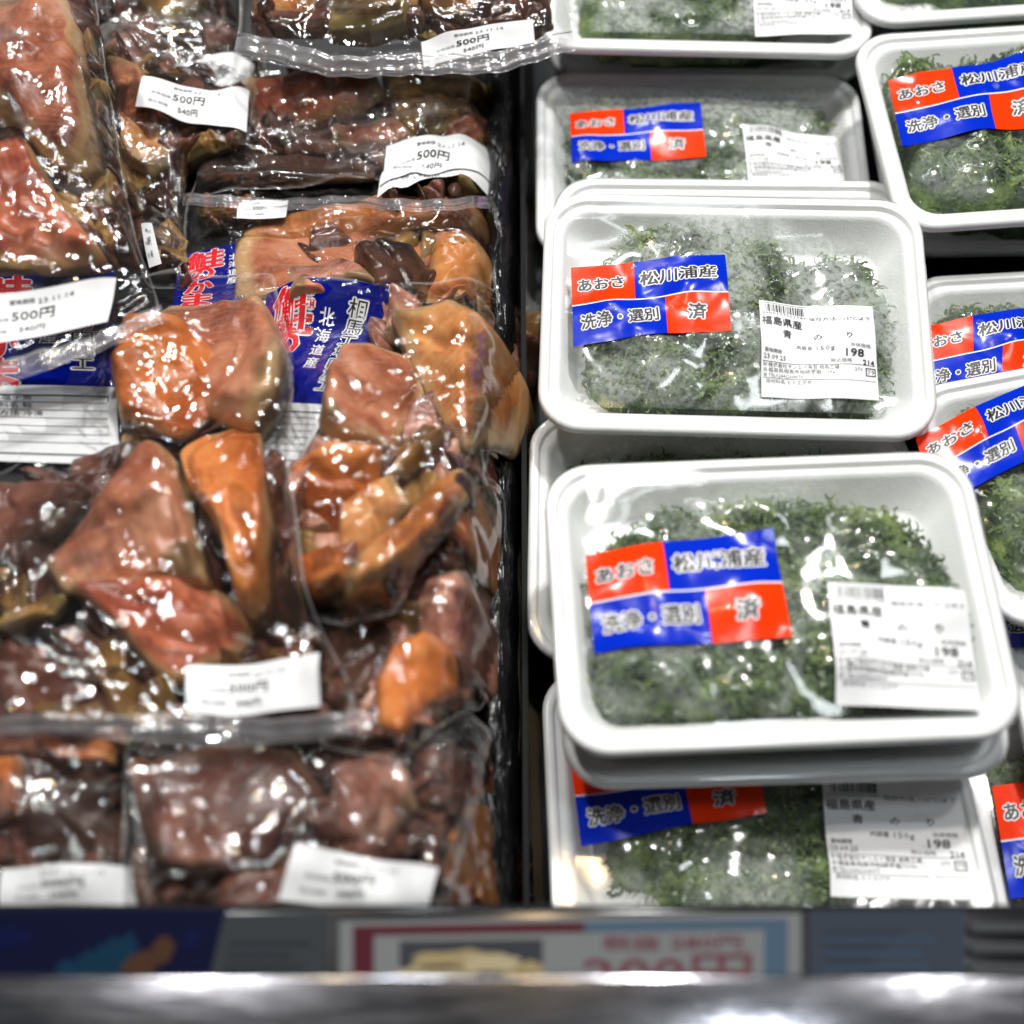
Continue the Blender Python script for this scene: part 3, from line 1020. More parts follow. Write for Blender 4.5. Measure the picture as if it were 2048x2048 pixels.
def star(poly, c, n=144, sm=1.6, noise=0.0, seed=0):
    """radius of a star-shaped outline by angle, corners eased"""
    th = np.linspace(-math.pi, math.pi, n, endpoint=False)
    out = np.zeros(n)
    P = np.array(poly)[:, :2] - np.array(c)[:2]
    for k, a in enumerate(th):
        d = np.array([math.cos(a), math.sin(a)])
        best = 0
        for i in range(len(P)):
            p, q = P[i], P[(i + 1) % len(P)]
            e = q - p
            den = d[0] * e[1] - d[1] * e[0]
            if abs(den) < 1e-12: continue
            t = (p[0] * e[1] - p[1] * e[0]) / den
            u = (p[0] * d[1] - p[1] * d[0]) / den
            if t > 0 and -1e-6 <= u <= 1 + 1e-6: best = max(best, t)
        out[k] = best if best > 0 else 0.003
    r = int(3 * sm) + 1
    kk = np.exp(-0.5 * (np.arange(-r, r + 1) / sm) ** 2); kk /= kk.sum()
    out = sum(kk[i + r] * np.roll(out, i) for i in range(-r, r + 1))
    if noise:
        out = out * (1 + noise * (fbm(np.cos(th) * 2.2 + seed * 9.1, np.sin(th) * 2.2 + seed * 5.7, 3) - 0.5) * 2)
    return th, out


def rad(th, rr, ang):
    n = len(th)
    g = (ang + math.pi) / (2 * math.pi) * n
    i = np.floor(g).astype(int)
    f = g - i
    return rr[i % n] * (1 - f) + rr[(i + 1) % n] * f


def centroid(P):
    P = np.array(P)[:, :2]
    x, y = P[:, 0], P[:, 1]
    x2, y2 = np.roll(x, -1), np.roll(y, -1)
    cr = x * y2 - x2 * y
    a = cr.sum() / 2
    return np.array([((x + x2) * cr).sum(), ((y + y2) * cr).sum()]) / (6 * a)


PCOUNT = [0]


def salmon_bag(label, film, pieces, blue=None, stickers=(), seal=(), loose=False, relax=140, crinkle=1.0, zmin=0.0, bed=None, fill=None, skip=()):
    """film: outline in the photo; pieces: (outline, kind, thickness, lift); laid over whatever is already in the pile"""
    global HGT
    base = np.maximum(blur(maxfilt(HGT, 3), 5.0) + 0.0008, zmin)
    fp = np.array([on(base, *p) for p in D(film)])
    c = centroid(fp)
    loc = np.array([c[0], c[1], float(sample(base, c[0], c[1], BX0, BY0, BH))])
    t = thing('salmon_bag', label, 'food bag', tuple(loc), group='bags of salmon pieces')
    mask = inpoly(BXX, BYY, fp)
    obs = np.where(mask, base, HGT)
    pieces = [([tuple(np.mean(o_, 0) + (np.array(w_) - np.mean(o_, 0)) * 1.06) for w_ in o_], k_, T_ * 1.25, l_ + 0.002) for o_, k_, T_, l_ in pieces]
    if fill:                                    # smaller scraps of fish packed between the big pieces
        rf = random.Random(len(label) * 7 + len(film))
        fa = np.array(film, float)
        qx, qy = np.meshgrid(np.arange(fa[:, 0].min(), fa[:, 0].max(), 9), np.arange(fa[:, 1].min(), fa[:, 1].max(), 9))
        cen = fa.mean(0)
        free = inpoly(qx, qy, cen + (fa - cen) * 0.93)
        for o_, _, _, _ in pieces:
            free &= ~inpoly(qx, qy, o_)
        for o_ in skip:
            free &= ~inpoly(qx, qy, o_)
        extra = []
        for _ in range(40):
            fr_ = np.argwhere(free)
            if len(fr_) < 12: break
            j_, i_ = fr_[rf.randrange(len(fr_))]
            x_, y_ = qx[j_, i_], qy[j_, i_]
            if not (-30 < x_ < 1040 and -30 < y_ < 1740): 
                free &= np.hypot(qx - x_, qy - y_) > 40
                continue
            a_, L_, W_ = rf.random() * 6.28, rf.uniform(55, 105), rf.uniform(30, 52)
            shp = [(-1, -.25), (-.3, -1), (.55, -.8), (1.05, -.1), (.5, .75), (-.35, .9)] if rf.random() < .5 else [(-1, -.6), (.2, -1), (1.1, .1), (.1, .8), (-.9, .5)]
            o_ = [(x_ + (p_ * L_ * math.cos(a_) - q_ * W_ * math.sin(a_)) * rf.uniform(.85, 1.1), y_ + (p_ * L_ * math.sin(a_) + q_ * W_ * math.cos(a_)) * rf.uniform(.85, 1.1)) for p_, q_ in shp]
            sh_ = cen + (fa - cen) * np.array([max(.5, 1 - 60 / np.ptp(fa[:, 0])), max(.5, 1 - 75 / np.ptp(fa[:, 1]))])
            for _q in range(6):
                ok_ = inpoly(np.array([w_[0] for w_ in o_]), np.array([w_[1] for w_ in o_]), sh_)
                for d_ in skip: ok_ &= ~inpoly(np.array([w_[0] for w_ in o_]), np.array([w_[1] for w_ in o_]), d_)
                o_ = [w_ if k_ else (x_ + (w_[0] - x_) * .72, y_ + (w_[1] - y_) * .72) for w_, k_ in zip(o_, ok_)]
            extra.append((o_, rf.choice(fill), rf.uniform(.007, .012), -.001))
            free &= ~inpoly(qx, qy, o_)
            free &= np.hypot(qx - x_, qy - y_) > 20
        pieces = extra + pieces
    if bed:                                     # the low pieces that fill the bag between the big ones
        fc = np.mean(film, 0)
        for sh in bed[1]:
            pieces = [([(a, b) for a, b in sh], bed[0], 0.0075, -0.001)] + list(pieces)
    for pi, (outl, kind, T, lift) in enumerate(pieces):
        PCOUNT[0] += 1
        sd = PCOUNT[0]
        op = D(outl)
        pc = on(base, *np.mean(op, 0), T * 0.5 + lift)
        P = np.array([unproj(*p, pc[2]) for p in op])
        c0 = centroid(P)
        th, rr = star(P, c0, 144, 0.9, 0.04, sd)
        b0 = base + lift

        def height(x, y, s):
            hn = fbm(np.asarray(x) * 60 + sd * 3.3, np.asarray(y) * 60 + sd * 1.7, 3) - 0.5
            fn = fbm(np.asarray(x) * 190 + sd * 3.3, np.asarray(y) * 190, 3) - 0.5
            pr = np.clip(1 - np.clip(s, 0, 1) ** 6.0, 0, 1) ** 0.5
            slope = 0.55 * T * np.cos(np.arctan2(y - c0[1], x - c0[0]) - sd * 2.4) * np.clip(s, 0, 1)
            la = sd * 1.9 + 0.4
            ac = ((np.asarray(x) - c0[0]) * math.cos(la) + (np.asarray(y) - c0[1]) * math.sin(la)) / rr.mean()
            ac = ac + 1.2 * (fbm(np.asarray(x) * 40 + sd, np.asarray(y) * 40, 2) - 0.5)
            fold = -0.38 * np.exp(-((ac - 0.15) / 0.16) ** 2) + 0.22 * np.tanh(ac * 2.2)
            hn = hn + fold * 0.8
            return T * pr * (0.9 + 0.5 * hn) + T * 0.05 * fn * pr + slope * pr
        dx, dy = BXX - c0[0], BYY - c0[1]
        win = np.hypot(dx, dy) < rr.max() * 1.05
        s = np.full(BXX.shape, 9.0)
        s[win] = np.hypot(dx[win], dy[win]) / rad(th, rr, np.arctan2(dy[win], dx[win]))
        ins = s < 1
        hz = np.zeros(BXX.shape)
        hz[ins] = height(BXX[ins], BYY[ins], s[ins])
        obs = np.where(ins, np.maximum(obs, b0 + hz + 0.0005), obs)
        # the piece itself
        rings = 1 - (1 - np.linspace(0, 1, 26)[1:]) ** 1.7
        V, S = [], []
        V.append((c0[0], c0[1], float(sample(b0, c0[0], c0[1], BX0, BY0, BH)) + float(height(c0[0], c0[1], 0.0)))); S.append(0)
        for q in rings:
            x, y = c0[0] + q * rr * np.cos(th), c0[1] + q * rr * np.sin(th)
            z = sample(b0, x, y, BX0, BY0, BH) + height(x, y, np.full(x.shape, q))
            V += list(zip(x, y, z)); S += [q] * len(th)
        for q, dz in ((0.985, -0.0012), (0.9, -0.0022), (0.5, -0.0025)):
            x, y = c0[0] + q * rr * np.cos(th), c0[1] + q * rr * np.sin(th)
            V += list(zip(x, y, sample(b0, x, y, BX0, BY0, BH) + dz)); S += [1] * len(th)
        n = len(th)
        F = [(0, 1 + i, 1 + (i + 1) % n) for i in range(n)]
        for k in range(len(rings) + 2):
            o1, o2 = 1 + k * n, 1 + (k + 1) * n
            F += [(o1 + i, o2 + i, o2 + (i + 1) % n, o1 + (i + 1) % n) for i in range(n)]
        F.append(tuple(1 + (len(rings) + 2) * n + i for i in range(n - 1, -1, -1)))
        V = np.array(V)
        tone = np.clip(0.5 + 0.55 * ((V[:, 0] - c0[0]) * math.cos(sd * 1.9 + .4) + (V[:, 1] - c0[1]) * math.sin(sd * 1.9 + .4)) / rr.mean(), 0, 1)
        o = mesh('salmon_piece', V - loc, F, M[kind], t, attr={'rim': S, 'tone': tone})
        if kind in ('dark', 'orange', 'olive', 'tan'):
            o['label'] = {'dark': 'dark skinned salmon piece', 'orange': 'bright orange salmon piece', 'olive': 'olive skinned salmon piece', 'tan': 'pale tan salmon piece'}[kind]
        ga = sd * 2.7
        gu = (V[:, 0] - c0[0]) * math.cos(ga) + (V[:, 1] - c0[1]) * math.sin(ga)
        gv = -(V[:, 0] - c0[0]) * math.sin(ga) + (V[:, 1] - c0[1]) * math.cos(ga)
        gr = o.data.attributes.new('grain', 'FLOAT_VECTOR', 'POINT')
        gr.data.foreach_set('vector', np.column_stack([gu + 9 * gv ** 2, gv * 0.5, gu * 0 + sd]).astype(np.float32).ravel())
    # shrink the film over the pieces
    m2 = mask & (blur(mask.astype(float), 1.2) > 0.75)
    fz = np.where(mask, np.maximum(obs, base + 0.001), HGT)
    for _ in range(relax):
        p = np.pad(fz, 1, mode='edge')
        av = (p[:-2, 1:-1] + p[2:, 1:-1] + p[1:-1, :-2] + p[1:-1, 2:]) / 4
        fz = np.where(m2, np.maximum(av, obs), fz)
    fz = blur(fz, 0.8)
    gap = np.clip((fz - obs - 0.0008) / 0.004, 0, 1)
    sd = PCOUNT[0] * 1.37
    ang = sd * 2
    ux, uy = BXX * math.cos(ang) + BYY * math.sin(ang), -BXX * math.sin(ang) + BYY * math.cos(ang)
    wr = ridged(ux * 26 + sd, uy * 70 + 3 * fbm(BXX * 30, BYY * 30, 2), 3)
    wr2 = ridged(BXX * 85 + sd, BYY * 60 + 2 * fbm(BXX * 40, BYY * 40, 2), 2)
    fz = fz + crinkle * (wr * (0.0006 + 0.0075 * gap) + wr2 * (0.0003 + 0.0012 * gap))
    fz = np.where(mask, np.maximum(fz, obs + 0.0002), HGT)
    th, rr = star(fp, c, 300, 1.2, 0.018, sd)
    rings = np.r_[np.linspace(0, 0.96, 110)[1:], np.linspace(0.967, 1, 8)]
    fsm = np.where(mask, fz, base + 0.001)
    V = [(c[0], c[1], float(sample(fsm, c[0], c[1], BX0, BY0, BH)))]
    for q in rings:
        x, y = c[0] + q * rr * np.cos(th), c[1] + q * rr * np.sin(th)
        V += list(zip(x, y, sample(fsm, x, y, BX0, BY0, BH)))
    n = len(th)
    F = [(0, 1 + i, 1 + (i + 1) % n) for i in range(n)]
    for k in range(len(rings) - 1):
        o1, o2 = 1 + k * n, 1 + (k + 1) * n
        F += [(o1 + i, o2 + i, o2 + (i + 1) % n, o1 + (i + 1) % n) for i in range(n)]
    ev = np.r_[0, np.repeat(np.clip((rings - 0.974) / 0.014, 0, 1), len(th))]  # outermost rings, where the film's edge highlight is painted as haze
    mesh('film', np.array(V) - loc, F, M['bag_loose' if loose else 'bag'], t, attr={'edge': ev})
    HGT = np.maximum(np.where(mask, np.maximum(HGT, fz), HGT), obs)
    top = blur(maxfilt(np.maximum(np.where(mask, fz, base), obs), 2), 2.5) + 0.0006
    if blue is not None:
        q = np.array([on(base, *p) for p in D(blue)])
        hf = lambda x, y: sample(blur(maxfilt(base, 1), 3), x, y, BX0, BY0, BH) + 0.0012
        us, vs = steps(14), steps(22, 0.655)
        s = sheet('product_label', q, hf, [M['st_navy'], M['paper']], t, loc, us, vs, lambda u, v: 0 if v < 0.655 else 1)
        lay_print('lettering', PR_BLUE, q, hf, [M['ink'], M['st_white'], M['red_ink'], M['grey_ink']], s, loc)
    w1 = RNG.random() * 6
    for si, st in enumerate(stickers):
        q = np.array([on(top, *p) for p in D(st)])
        hf = lambda x, y, si=si: sample(top, x, y, BX0, BY0, BH) + 0.0012 + 0.0014 * si + 0.0009 * np.sin(np.asarray(x) * 95 + w1)
        s = sheet('price_sticker', q, hf, [M['paper']], t, loc, steps(18), steps(8))
        lay_print('lettering', PR_BAG, q, hf, [M['ink'], M['grey_ink']], s, loc)
    for line, wpx, lift in seal:
        L = np.array(D(line))
        seg = np.r_[0, np.cumsum(np.hypot(*np.diff(L, axis=0).T))]
        tt = np.linspace(0, seg[-1], 90)
        cx, cy = np.interp(tt, seg, L[:, 0]), np.interp(tt, seg, L[:, 1])
        dx, dy = np.gradient(cx), np.gradient(cy)
        ln = np.hypot(dx, dy)
        nx_, ny_ = -dy / ln, dx / ln
        V = []
        gm = np.maximum(top, HGT)
        gm = blur(maxfilt(gm, 2), 2.5)
        offs = np.array([-0.5, -0.36, -0.33, -0.18, 0, 0.18, 0.33, 0.36, 0.5])
        zr = np.array([0, 0, .0012, .0002, 0.0003, .0002, .0012, 0, 0])
        for o_, zz in zip(offs, zr):
            for k in range(len(tt)):
                p = on(gm, cx[k] + nx_[k] * o_ * wpx, cy[k] + ny_[k] * o_ * wpx, lift)
                V.append(p + np.array([0, 0, zz + 0.0015 * math.sin(tt[k] * 0.021 + sd) + 0.0006 * math.sin(tt[k] * 0.09)]))
        mesh('seal_strip', np.array(V) - loc, grid_faces(len(tt), len(offs)), M['seal'], t)
    return t


salmon_bag('salmon slices at the bottom of the case against the black divider, near the steel rail',
           [(800, 1400), (1000, 1380), (1010, 1740), (800, 1740)],
           [([(920, 1490), (925, 1620), (895, 1720), (825, 1720), (850, 1600), (880, 1530)], 'orange', .013, 0),
            ([(920, 1640), (960, 1630), (995, 1690), (990, 1740), (905, 1740)], 'orange', .013, .002),
            ([(925, 1470), (955, 1440), (968, 1600), (930, 1640)], 'red', .012, 0)],
           fill=['red', 'plum', 'dark'])
salmon_bag('deep red salmon deep down by the divider, in the shade of the centre bag',
           [(860, 700), (990, 700), (990, 1000), (860, 1010)],
           [([(890, 850), (950, 830), (978, 900), (960, 960), (895, 950)], 'red', .012, 0),
            ([(880, 950), (970, 960), (970, 1020), (880, 1010)], 'red', .010, 0)],
           fill=['red', 'plum'])
salmon_bag('dark bag of salmon in the bottom left corner with a pale pinkish sticker',
           [(-60, 1180), (240, 1200), (243, 1740), (-60, 1740)],
           [([(-40, 1255), (100, 1225), (230, 1260), (228, 1400), (100, 1420), (-40, 1410)], 'pink', .014, 0),
            ([(60, 1395), (215, 1385), (212, 1440), (120, 1445)], 'orange', .010, .002),
            ([(-30, 1420), (45, 1430), (40, 1540), (-30, 1560)], 'orange', .012, 0),
            ([(60, 1470), (220, 1470), (225, 1620), (60, 1630)], 'dark', .010, 0)],
           None, [[(5, 1642), (285, 1640), (292, 1712), (0, 1712)]], loose=True,
           fill=['plum', 'dark', 'plum', 'dark'])
salmon_bag('wide dark bag of plum coloured salmon along the front with a crumpled 500 yen sticker',
           [(236, 1380), (930, 1380), (890, 1560), (835, 1745), (236, 1745)],
           [([(250, 1430), (420, 1400), (560, 1410), (610, 1500), (520, 1650), (290, 1660)], 'plum', .014, 0),
            ([(620, 1440), (760, 1420), (790, 1540), (720, 1590), (640, 1570)], 'pink', .013, 0),
            ([(430, 1640), (560, 1600), (700, 1640), (640, 1730), (400, 1730)], 'plum', .010, 0)],
           None, [[(560, 1592), (828, 1640), (808, 1715), (527, 1700)]], loose=True, crinkle=1.4,
           bed=('plum', [[(600, 1420), (880, 1410), (860, 1600), (620, 1620)], [(250, 1600), (500, 1600), (500, 1720), (260, 1720)]]),
           fill=['plum', 'plum', 'dark'])
salmon_bag('bag with a glowing red orange piece between the front sticker and the divider',
           [(590, 1150), (760, 1110), (880, 915), (955, 920), (950, 1250), (905, 1340), (760, 1440), (610, 1410)],
           [([(862, 960), (900, 940), (940, 960), (945, 1040), (900, 1070), (838, 1050)], 'orange', .013, .002),
            ([(800, 1100), (880, 1070), (942, 1110), (942, 1220), (880, 1265), (800, 1210), (775, 1140)], 'pink', .015, 0),
            ([(745, 1225), (800, 1190), (862, 1215), (858, 1290), (805, 1335), (765, 1420), (720, 1385), (710, 1300)], 'orange', .014, .002),
            ([(600, 1170), (740, 1160), (740, 1240), (690, 1330), (610, 1320)], 'dark', .008, 0)],
           bed=('pink', [[(840, 930), (945, 930), (940, 1250), (840, 1260)], [(640, 1150), (800, 1140), (780, 1230), (700, 1340), (640, 1330)]]),
           fill=['pink', 'plum', 'olive', 'plum'])
salmon_bag('dark tailed salmon bag at the top left behind the tilted stickers',
           [(170, -60), (460, -60), (450, 180), (180, 170)],
           [([(240, -60), (410, -60), (385, 10), (310, 65), (280, 20)], 'olive', .013, 0),
            ([(190, 60), (270, 90), (260, 150), (190, 140)], 'plum', .010, 0)], loose=True,
           fill=['plum', 'dark'])
salmon_bag('bag with a near black skinned piece and blue label, behind the centre bag',
           [(350, 375), (955, 375), (955, 590), (340, 600)],
           [([(450, 445), (520, 395), (700, 380), (930, 390), (930, 430), (700, 450), (540, 450)], 'amber', .012, 0),
            ([(670, 485), (715, 450), (780, 455), (812, 500), (790, 575), (715, 575)], 'dark', .017, .004),
            ([(535, 480), (660, 475), (725, 575), (550, 580)], 'pink', .015, 0),
            ([(815, 455), (935, 450), (938, 570), (805, 575)], 'amber', .014, 0),
            ([(560, 530), (700, 540), (700, 585), (550, 585)], 'red', .014, 0)],
           [(340, 488), (532, 448), (515, 640), (320, 640)], [[(452, 388), (545, 382), (540, 414), (448, 416)]],
           bed=('brown', [[(440, 430), (920, 420), (930, 580), (440, 590)]]),
           fill=['brown', 'plum', 'olive'], skip=[[(300, 440), (565, 400), (560, 660), (300, 660)]])
salmon_bag('flat clear bag whose greyed sticker peeks out above the tilted 500 yen sticker',
           [(180, 60), (500, 80), (505, 300), (200, 330)],
           [([(190, 120), (255, 105), (300, 190), (290, 260), (230, 330), (200, 240)], 'pink', .013, 0),
            ([(310, 210), (470, 235), (460, 290), (320, 320)], 'brown', .010, 0)],
           None, [[(300, 122), (445, 103), (492, 135), (480, 190)]], loose=True)
salmon_bag('long bag with brown salmon wings and a flat 500 yen sticker beside the divider',
           [(470, 110), (955, 120), (960, 395), (350, 395), (375, 300), (465, 285)],
           [([(470, 150), (700, 135), (725, 175), (705, 212), (600, 222), (470, 240)], 'red', .013, 0),
            ([(722, 130), (940, 128), (935, 195), (835, 252), (785, 275), (745, 232)], 'olive', .014, .002),
            ([(620, 225), (760, 232), (785, 275), (720, 290), (630, 282)], 'pink', .012, 0),
            ([(830, 250), (940, 210), (940, 285), (850, 290)], 'brown', .010, 0),
            ([(380, 310), (560, 280), (700, 300), (700, 360), (400, 360)], 'dark', .006, 0)],
           None, [[(727, 300), (930, 312), (922, 372), (712, 378)], [(730, 282), (934, 296), (926, 350), (718, 359)]],
           [([(345, 380), (600, 384), (958, 384)], 24, 0.001)], loose=True, crinkle=1.4,
           bed=('plum', [[(500, 170), (900, 160), (920, 290), (760, 320), (520, 280)]]),
           fill=['plum', 'plum', 'dark', 'olive'], skip=[[(360, 300), (720, 270), (720, 400), (350, 400)]])
salmon_bag('slim bag beside the big left salmon bag with a tilted 500 yen sticker',
           [(185, 60), (440, 130), (485, 170), (468, 280), (350, 268), (345, 420), (362, 545), (280, 548), (220, 400)],
           [([(232, 235), (300, 238), (325, 290), (280, 325), (235, 305)], 'tan', .012, 0),
            ([(195, 100), (265, 130), (300, 200), (280, 245), (230, 240)], 'brown', .012, 0),
            ([(205, 250), (245, 300), (285, 400), (260, 400), (215, 330)], 'olive', .010, 0)],
           None, [[(272, 150), (472, 175), (466, 252), (257, 206)], [(270, 432), (290, 430), (308, 505), (285, 514)]], loose=True,
           bed=('plum', [[(200, 120), (330, 150), (330, 400), (250, 500), (220, 380)]]),
           fill=['plum', 'olive', 'dark'])
salmon_bag('far bag lapping over the divider with a sticker twisted along its clear sealed hem',
           [(450, -60), (1055, -60), (1092, 88), (1000, 108), (940, 134), (620, 145), (442, 108), (452, 40)],
           [([(620, -60), (780, -60), (765, 40), (700, 62), (622, 56)], 'olive', .013, 0),
            ([(470, -60), (605, -60), (590, 22), (520, 15)], 'tan', .012, 0),
            ([(785, -60), (940, -60), (880, 30), (800, 25)], 'orange', .012, 0)],
           None, [[(795, 84), (1005, 38), (1009, 82), (800, 132)]],
           [([(444, 82), (620, 120), (800, 126), (940, 112), (1082, 78)], 44, 0.002)], loose=True, zmin=0.112,
           fill=['plum', 'dark', 'olive'], skip=[[(430, 60), (1100, 60), (1100, 150), (430, 150)]])
salmon_bag('centre bag of tan and orange salmon with a slanted blue label',
           [(520, 555), (735, 545), (930, 556), (1005, 570), (1066, 572), (1030, 660), (1012, 720), (935, 830), (912, 900), (862, 1000), (770, 1110), (765, 1160), (650, 1178), (530, 1150), (515, 900)],
           [([(735, 575), (830, 562), (930, 572), (1000, 590), (1010, 640), (965, 740), (915, 815), (885, 870), (825, 770), (790, 700), (765, 640)], 'tan', .019, .003),
            ([(640, 640), (700, 628), (778, 650), (802, 720), (765, 790), (742, 852), (650, 852), (608, 830), (620, 730)], 'brown', .017, 0),
            ([(740, 840), (800, 785), (840, 820), (805, 885), (740, 905)], 'olive', .013, 0),
            ([(552, 890), (640, 848), (722, 858), (705, 960), (640, 1002), (600, 985), (548, 935)], 'orange', .016, 0),
            ([(868, 862), (895, 898), (852, 985), (772, 1085), (670, 1165), (652, 1140), (690, 1060), (758, 968), (820, 895)], 'amber', .017, .003),
            ([(545, 1040), (620, 1028), (664, 1060), (658, 1122), (600, 1142), (540, 1110)], 'orange', .014, .002),
            ([(640, 960), (740, 900), (770, 950), (700, 1040), (640, 1050)], 'tan', .011, 0),
            ([(600, 800), (650, 845), (600, 900), (555, 980), (530, 960), (545, 880)], 'pink', .014, 0),
            ([(740, 560), (800, 580), (775, 650), (720, 640)], 'pink', .012, 0),
            ([(970, 600), (1022, 612), (1005, 720), (960, 770), (945, 700)], 'pink', .013, .001)],
           [(505, 562), (738, 548), (562, 886), (440, 880)],
           bed=('pink', [[(770, 800), (880, 830), (860, 930), (760, 960)], [(560, 960), (700, 960), (700, 1060), (600, 1070)], [(900, 640), (1010, 620), (1000, 720), (920, 820)], [(610, 830), (700, 840), (690, 880), (600, 900)]]),
           fill=['pink', 'plum', 'olive', 'plum'], skip=[[(495, 560), (720, 548), (560, 886), (440, 880)]])
salmon_bag('big front left bag of glossy orange fins with a blue and white label card',
           [(-70, 500), (300, 515), (520, 515), (562, 720), (548, 880), (575, 1100), (610, 1200), (690, 1340), (640, 1398), (300, 1405), (-70, 1410)],
           [([(240, 600), (300, 535), (480, 540), (525, 620), (550, 700), (532, 800), (480, 842), (400, 790), (330, 680)], 'brown', .018, 0),
            ([(235, 600), (330, 590), (392, 640), (418, 720), (400, 770), (335, 825), (232, 795), (215, 700)], 'orange', .019, .004),
            ([(385, 788), (440, 776), (482, 800), (502, 900), (517, 1010), (512, 1110), (480, 1182), (440, 1130), (438, 1060), (400, 980), (350, 905), (328, 830)], 'orange', .021, .003),
            ([(285, 828), (325, 860), (355, 960), (388, 1096), (250, 1108), (120, 1102), (72, 1045), (170, 955)], 'brown', .019, .002),
            ([(125, 1108), (250, 1100), (385, 1092), (440, 1125), (482, 1180), (440, 1225), (330, 1288), (298, 1272), (200, 1165)], 'red', .016, 0),
            ([(-30, 900), (90, 900), (170, 920), (110, 1010), (0, 1060), (-30, 1040)], 'plum', .012, 0)],
           [(-60, 520), (218, 520), (230, 880), (-60, 872)], [[(355, 1258), (605, 1236), (606, 1336), (354, 1346)]],
           [([(-60, 1372), (300, 1366), (500, 1375), (700, 1365)], 46, 0.005)],
           bed=('plum', [[(130, 860), (260, 830), (300, 900), (180, 960), (120, 940)], [(480, 850), (545, 880), (570, 1100), (590, 1200), (500, 1190), (510, 1000)], [(-40, 1250), (60, 1240), (190, 1270), (230, 1330), (150, 1360), (-40, 1350)], [(400, 1250), (500, 1180), (600, 1220), (620, 1330), (420, 1340)]]),
           fill=['plum', 'dark', 'plum', 'olive'], skip=[[(-70, 510), (222, 515), (232, 885), (-70, 880)]])
salmon_bag('top left corner bag with a huge orange brown piece and a bent white sticker',
           [(-70, -70), (170, -70), (205, 150), (232, 330), (262, 470), (312, 600), (120, 690), (-70, 760)],
           [([(-60, -60), (105, -60), (150, 60), (166, 180), (192, 300), (150, 352), (80, 300), (40, 240), (-60, 240)], 'brown', .020, 0),
            ([(-60, 288), (60, 285), (112, 375), (195, 478), (100, 488), (-60, 485)], 'red', .017, 0),
            ([(-60, 225), (80, 225), (100, 290), (-60, 300)], 'dark', .012, 0)],
           None, [[(-60, 575), (222, 530), (205, 612), (-60, 662)]],
           [([(-60, 718), (120, 668), (310, 592)], 34, 0.002)], loose=True,
           bed=('olive', [[(-50, 200), (170, 200), (200, 420), (-50, 420)]]),
           zmin=0.145, fill=['plum', 'dark', 'olive'], skip=[[(-70, 490), (330, 490), (330, 770), (-70, 770)]])
# ------------------------------------------------------------------ divider
def divider():
    ys = np.linspace(0.03, 0.75, 260)
    prof = [(-0.016, 0.0), (-0.013, 0.062), (-0.010, 0.069), (-0.006, 0.070), (-0.001, 0.060), (0.0015, 0.045), (0.003, 0.0)]
    V = []
    for (dx, z) in prof:
        wob = 0.0022 * ridged(ys * 30 + z * 200, ys * 0 + dx * 90, 2) * (1 if 0.03 < z else 0.2) + 0.0012 * np.sin(ys * 140 + dx * 300)
        for y, w in zip(ys, wob): V.append((0.0005 + dx + w * (-1 if dx < -0.005 else 0.3), y, z + w * 0.8))
    o = mesh('divider', V, grid_faces(len(ys), len(prof)), M['liner'])
    tag(o, 'glossy black ribbed plastic divider between the salmon bags and the white trays', 'divider')
    g = mesh('glass_strip', [(0.0045, 0.03, 0), (0.0070, 0.03, 0), (0.0070, 0.75, 0), (0.0045, 0.75, 0),
                             (0.0045, 0.03, 0.058), (0.0070, 0.03, 0.058), (0.0070, 0.75, 0.058), (0.0045, 0.75, 0.058)],
             [(0, 3, 2, 1), (4, 5, 6, 7), (0, 1, 5, 4), (1, 2, 6, 5), (2, 3, 7, 6), (3, 0, 4, 7)],
             plain('dark_strip', (0.004, 0.0045, 0.005), 0.5, 0.08), smooth=False)
    tag(g, 'thin dark glossy strip standing along the left side of the white trays', 'strip')


divider()


# ------------------------------------------------------------------ front ledge, cards and rail
def box_bev(name, lo, hi, mat, parent=None, bev=0.002, seg=3):
    import bmesh
    bm = bmesh.new()
    bmesh.ops.create_cube(bm, size=1)
    for v in bm.verts:
        v.co = [(lo[i] + hi[i]) / 2 + v.co[i] * (hi[i] - lo[i]) for i in range(3)]
    bmesh.ops.bevel(bm, geom=list(bm.edges), offset=bev, segments=seg, profile=0.5, affect='EDGES')
    me = bpy.data.meshes.new(name)
    bm.to_mesh(me); bm.free()
    me.materials.append(mat)
    me.polygons.foreach_set('use_smooth', np.ones(len(me.polygons), dtype=bool))
    return link(bpy.data.objects.new(name, me), parent)


LZ = 0.150
yb = unproj(1024, 1806, LZ)[1]                   # far edge of the ledge
ledge_mat = plain('dark_ledge', (0.012, 0.0125, 0.015), 0.12, 0.25)
ledge = box_bev('ledge', (-0.5, -0.20, LZ - 0.012), (0.5, yb, LZ), ledge_mat, bev=0.003)
tag(ledge, 'dark glossy ledge along the front of the case holding the price cards', 'ledge')
wall = box_bev('front_wall', (-0.5, yb - 0.012, 0.0), (0.5, yb - 0.003, LZ - 0.013), M['steel'], bev=0.001)
tag(wall, 'steel inner front wall of the case under the dark ledge', 'wall')
RZ = 0.185
yr = unproj(1024, 1950, RZ)[1]
rail = box_bev('rail', (-0.5, yr - 0.09, RZ - 0.03), (0.5, yr, RZ), M['steel'], bev=0.0012, seg=4)
tag(rail, 'blurred bright steel bumper rail across the bottom of the picture', 'rail')


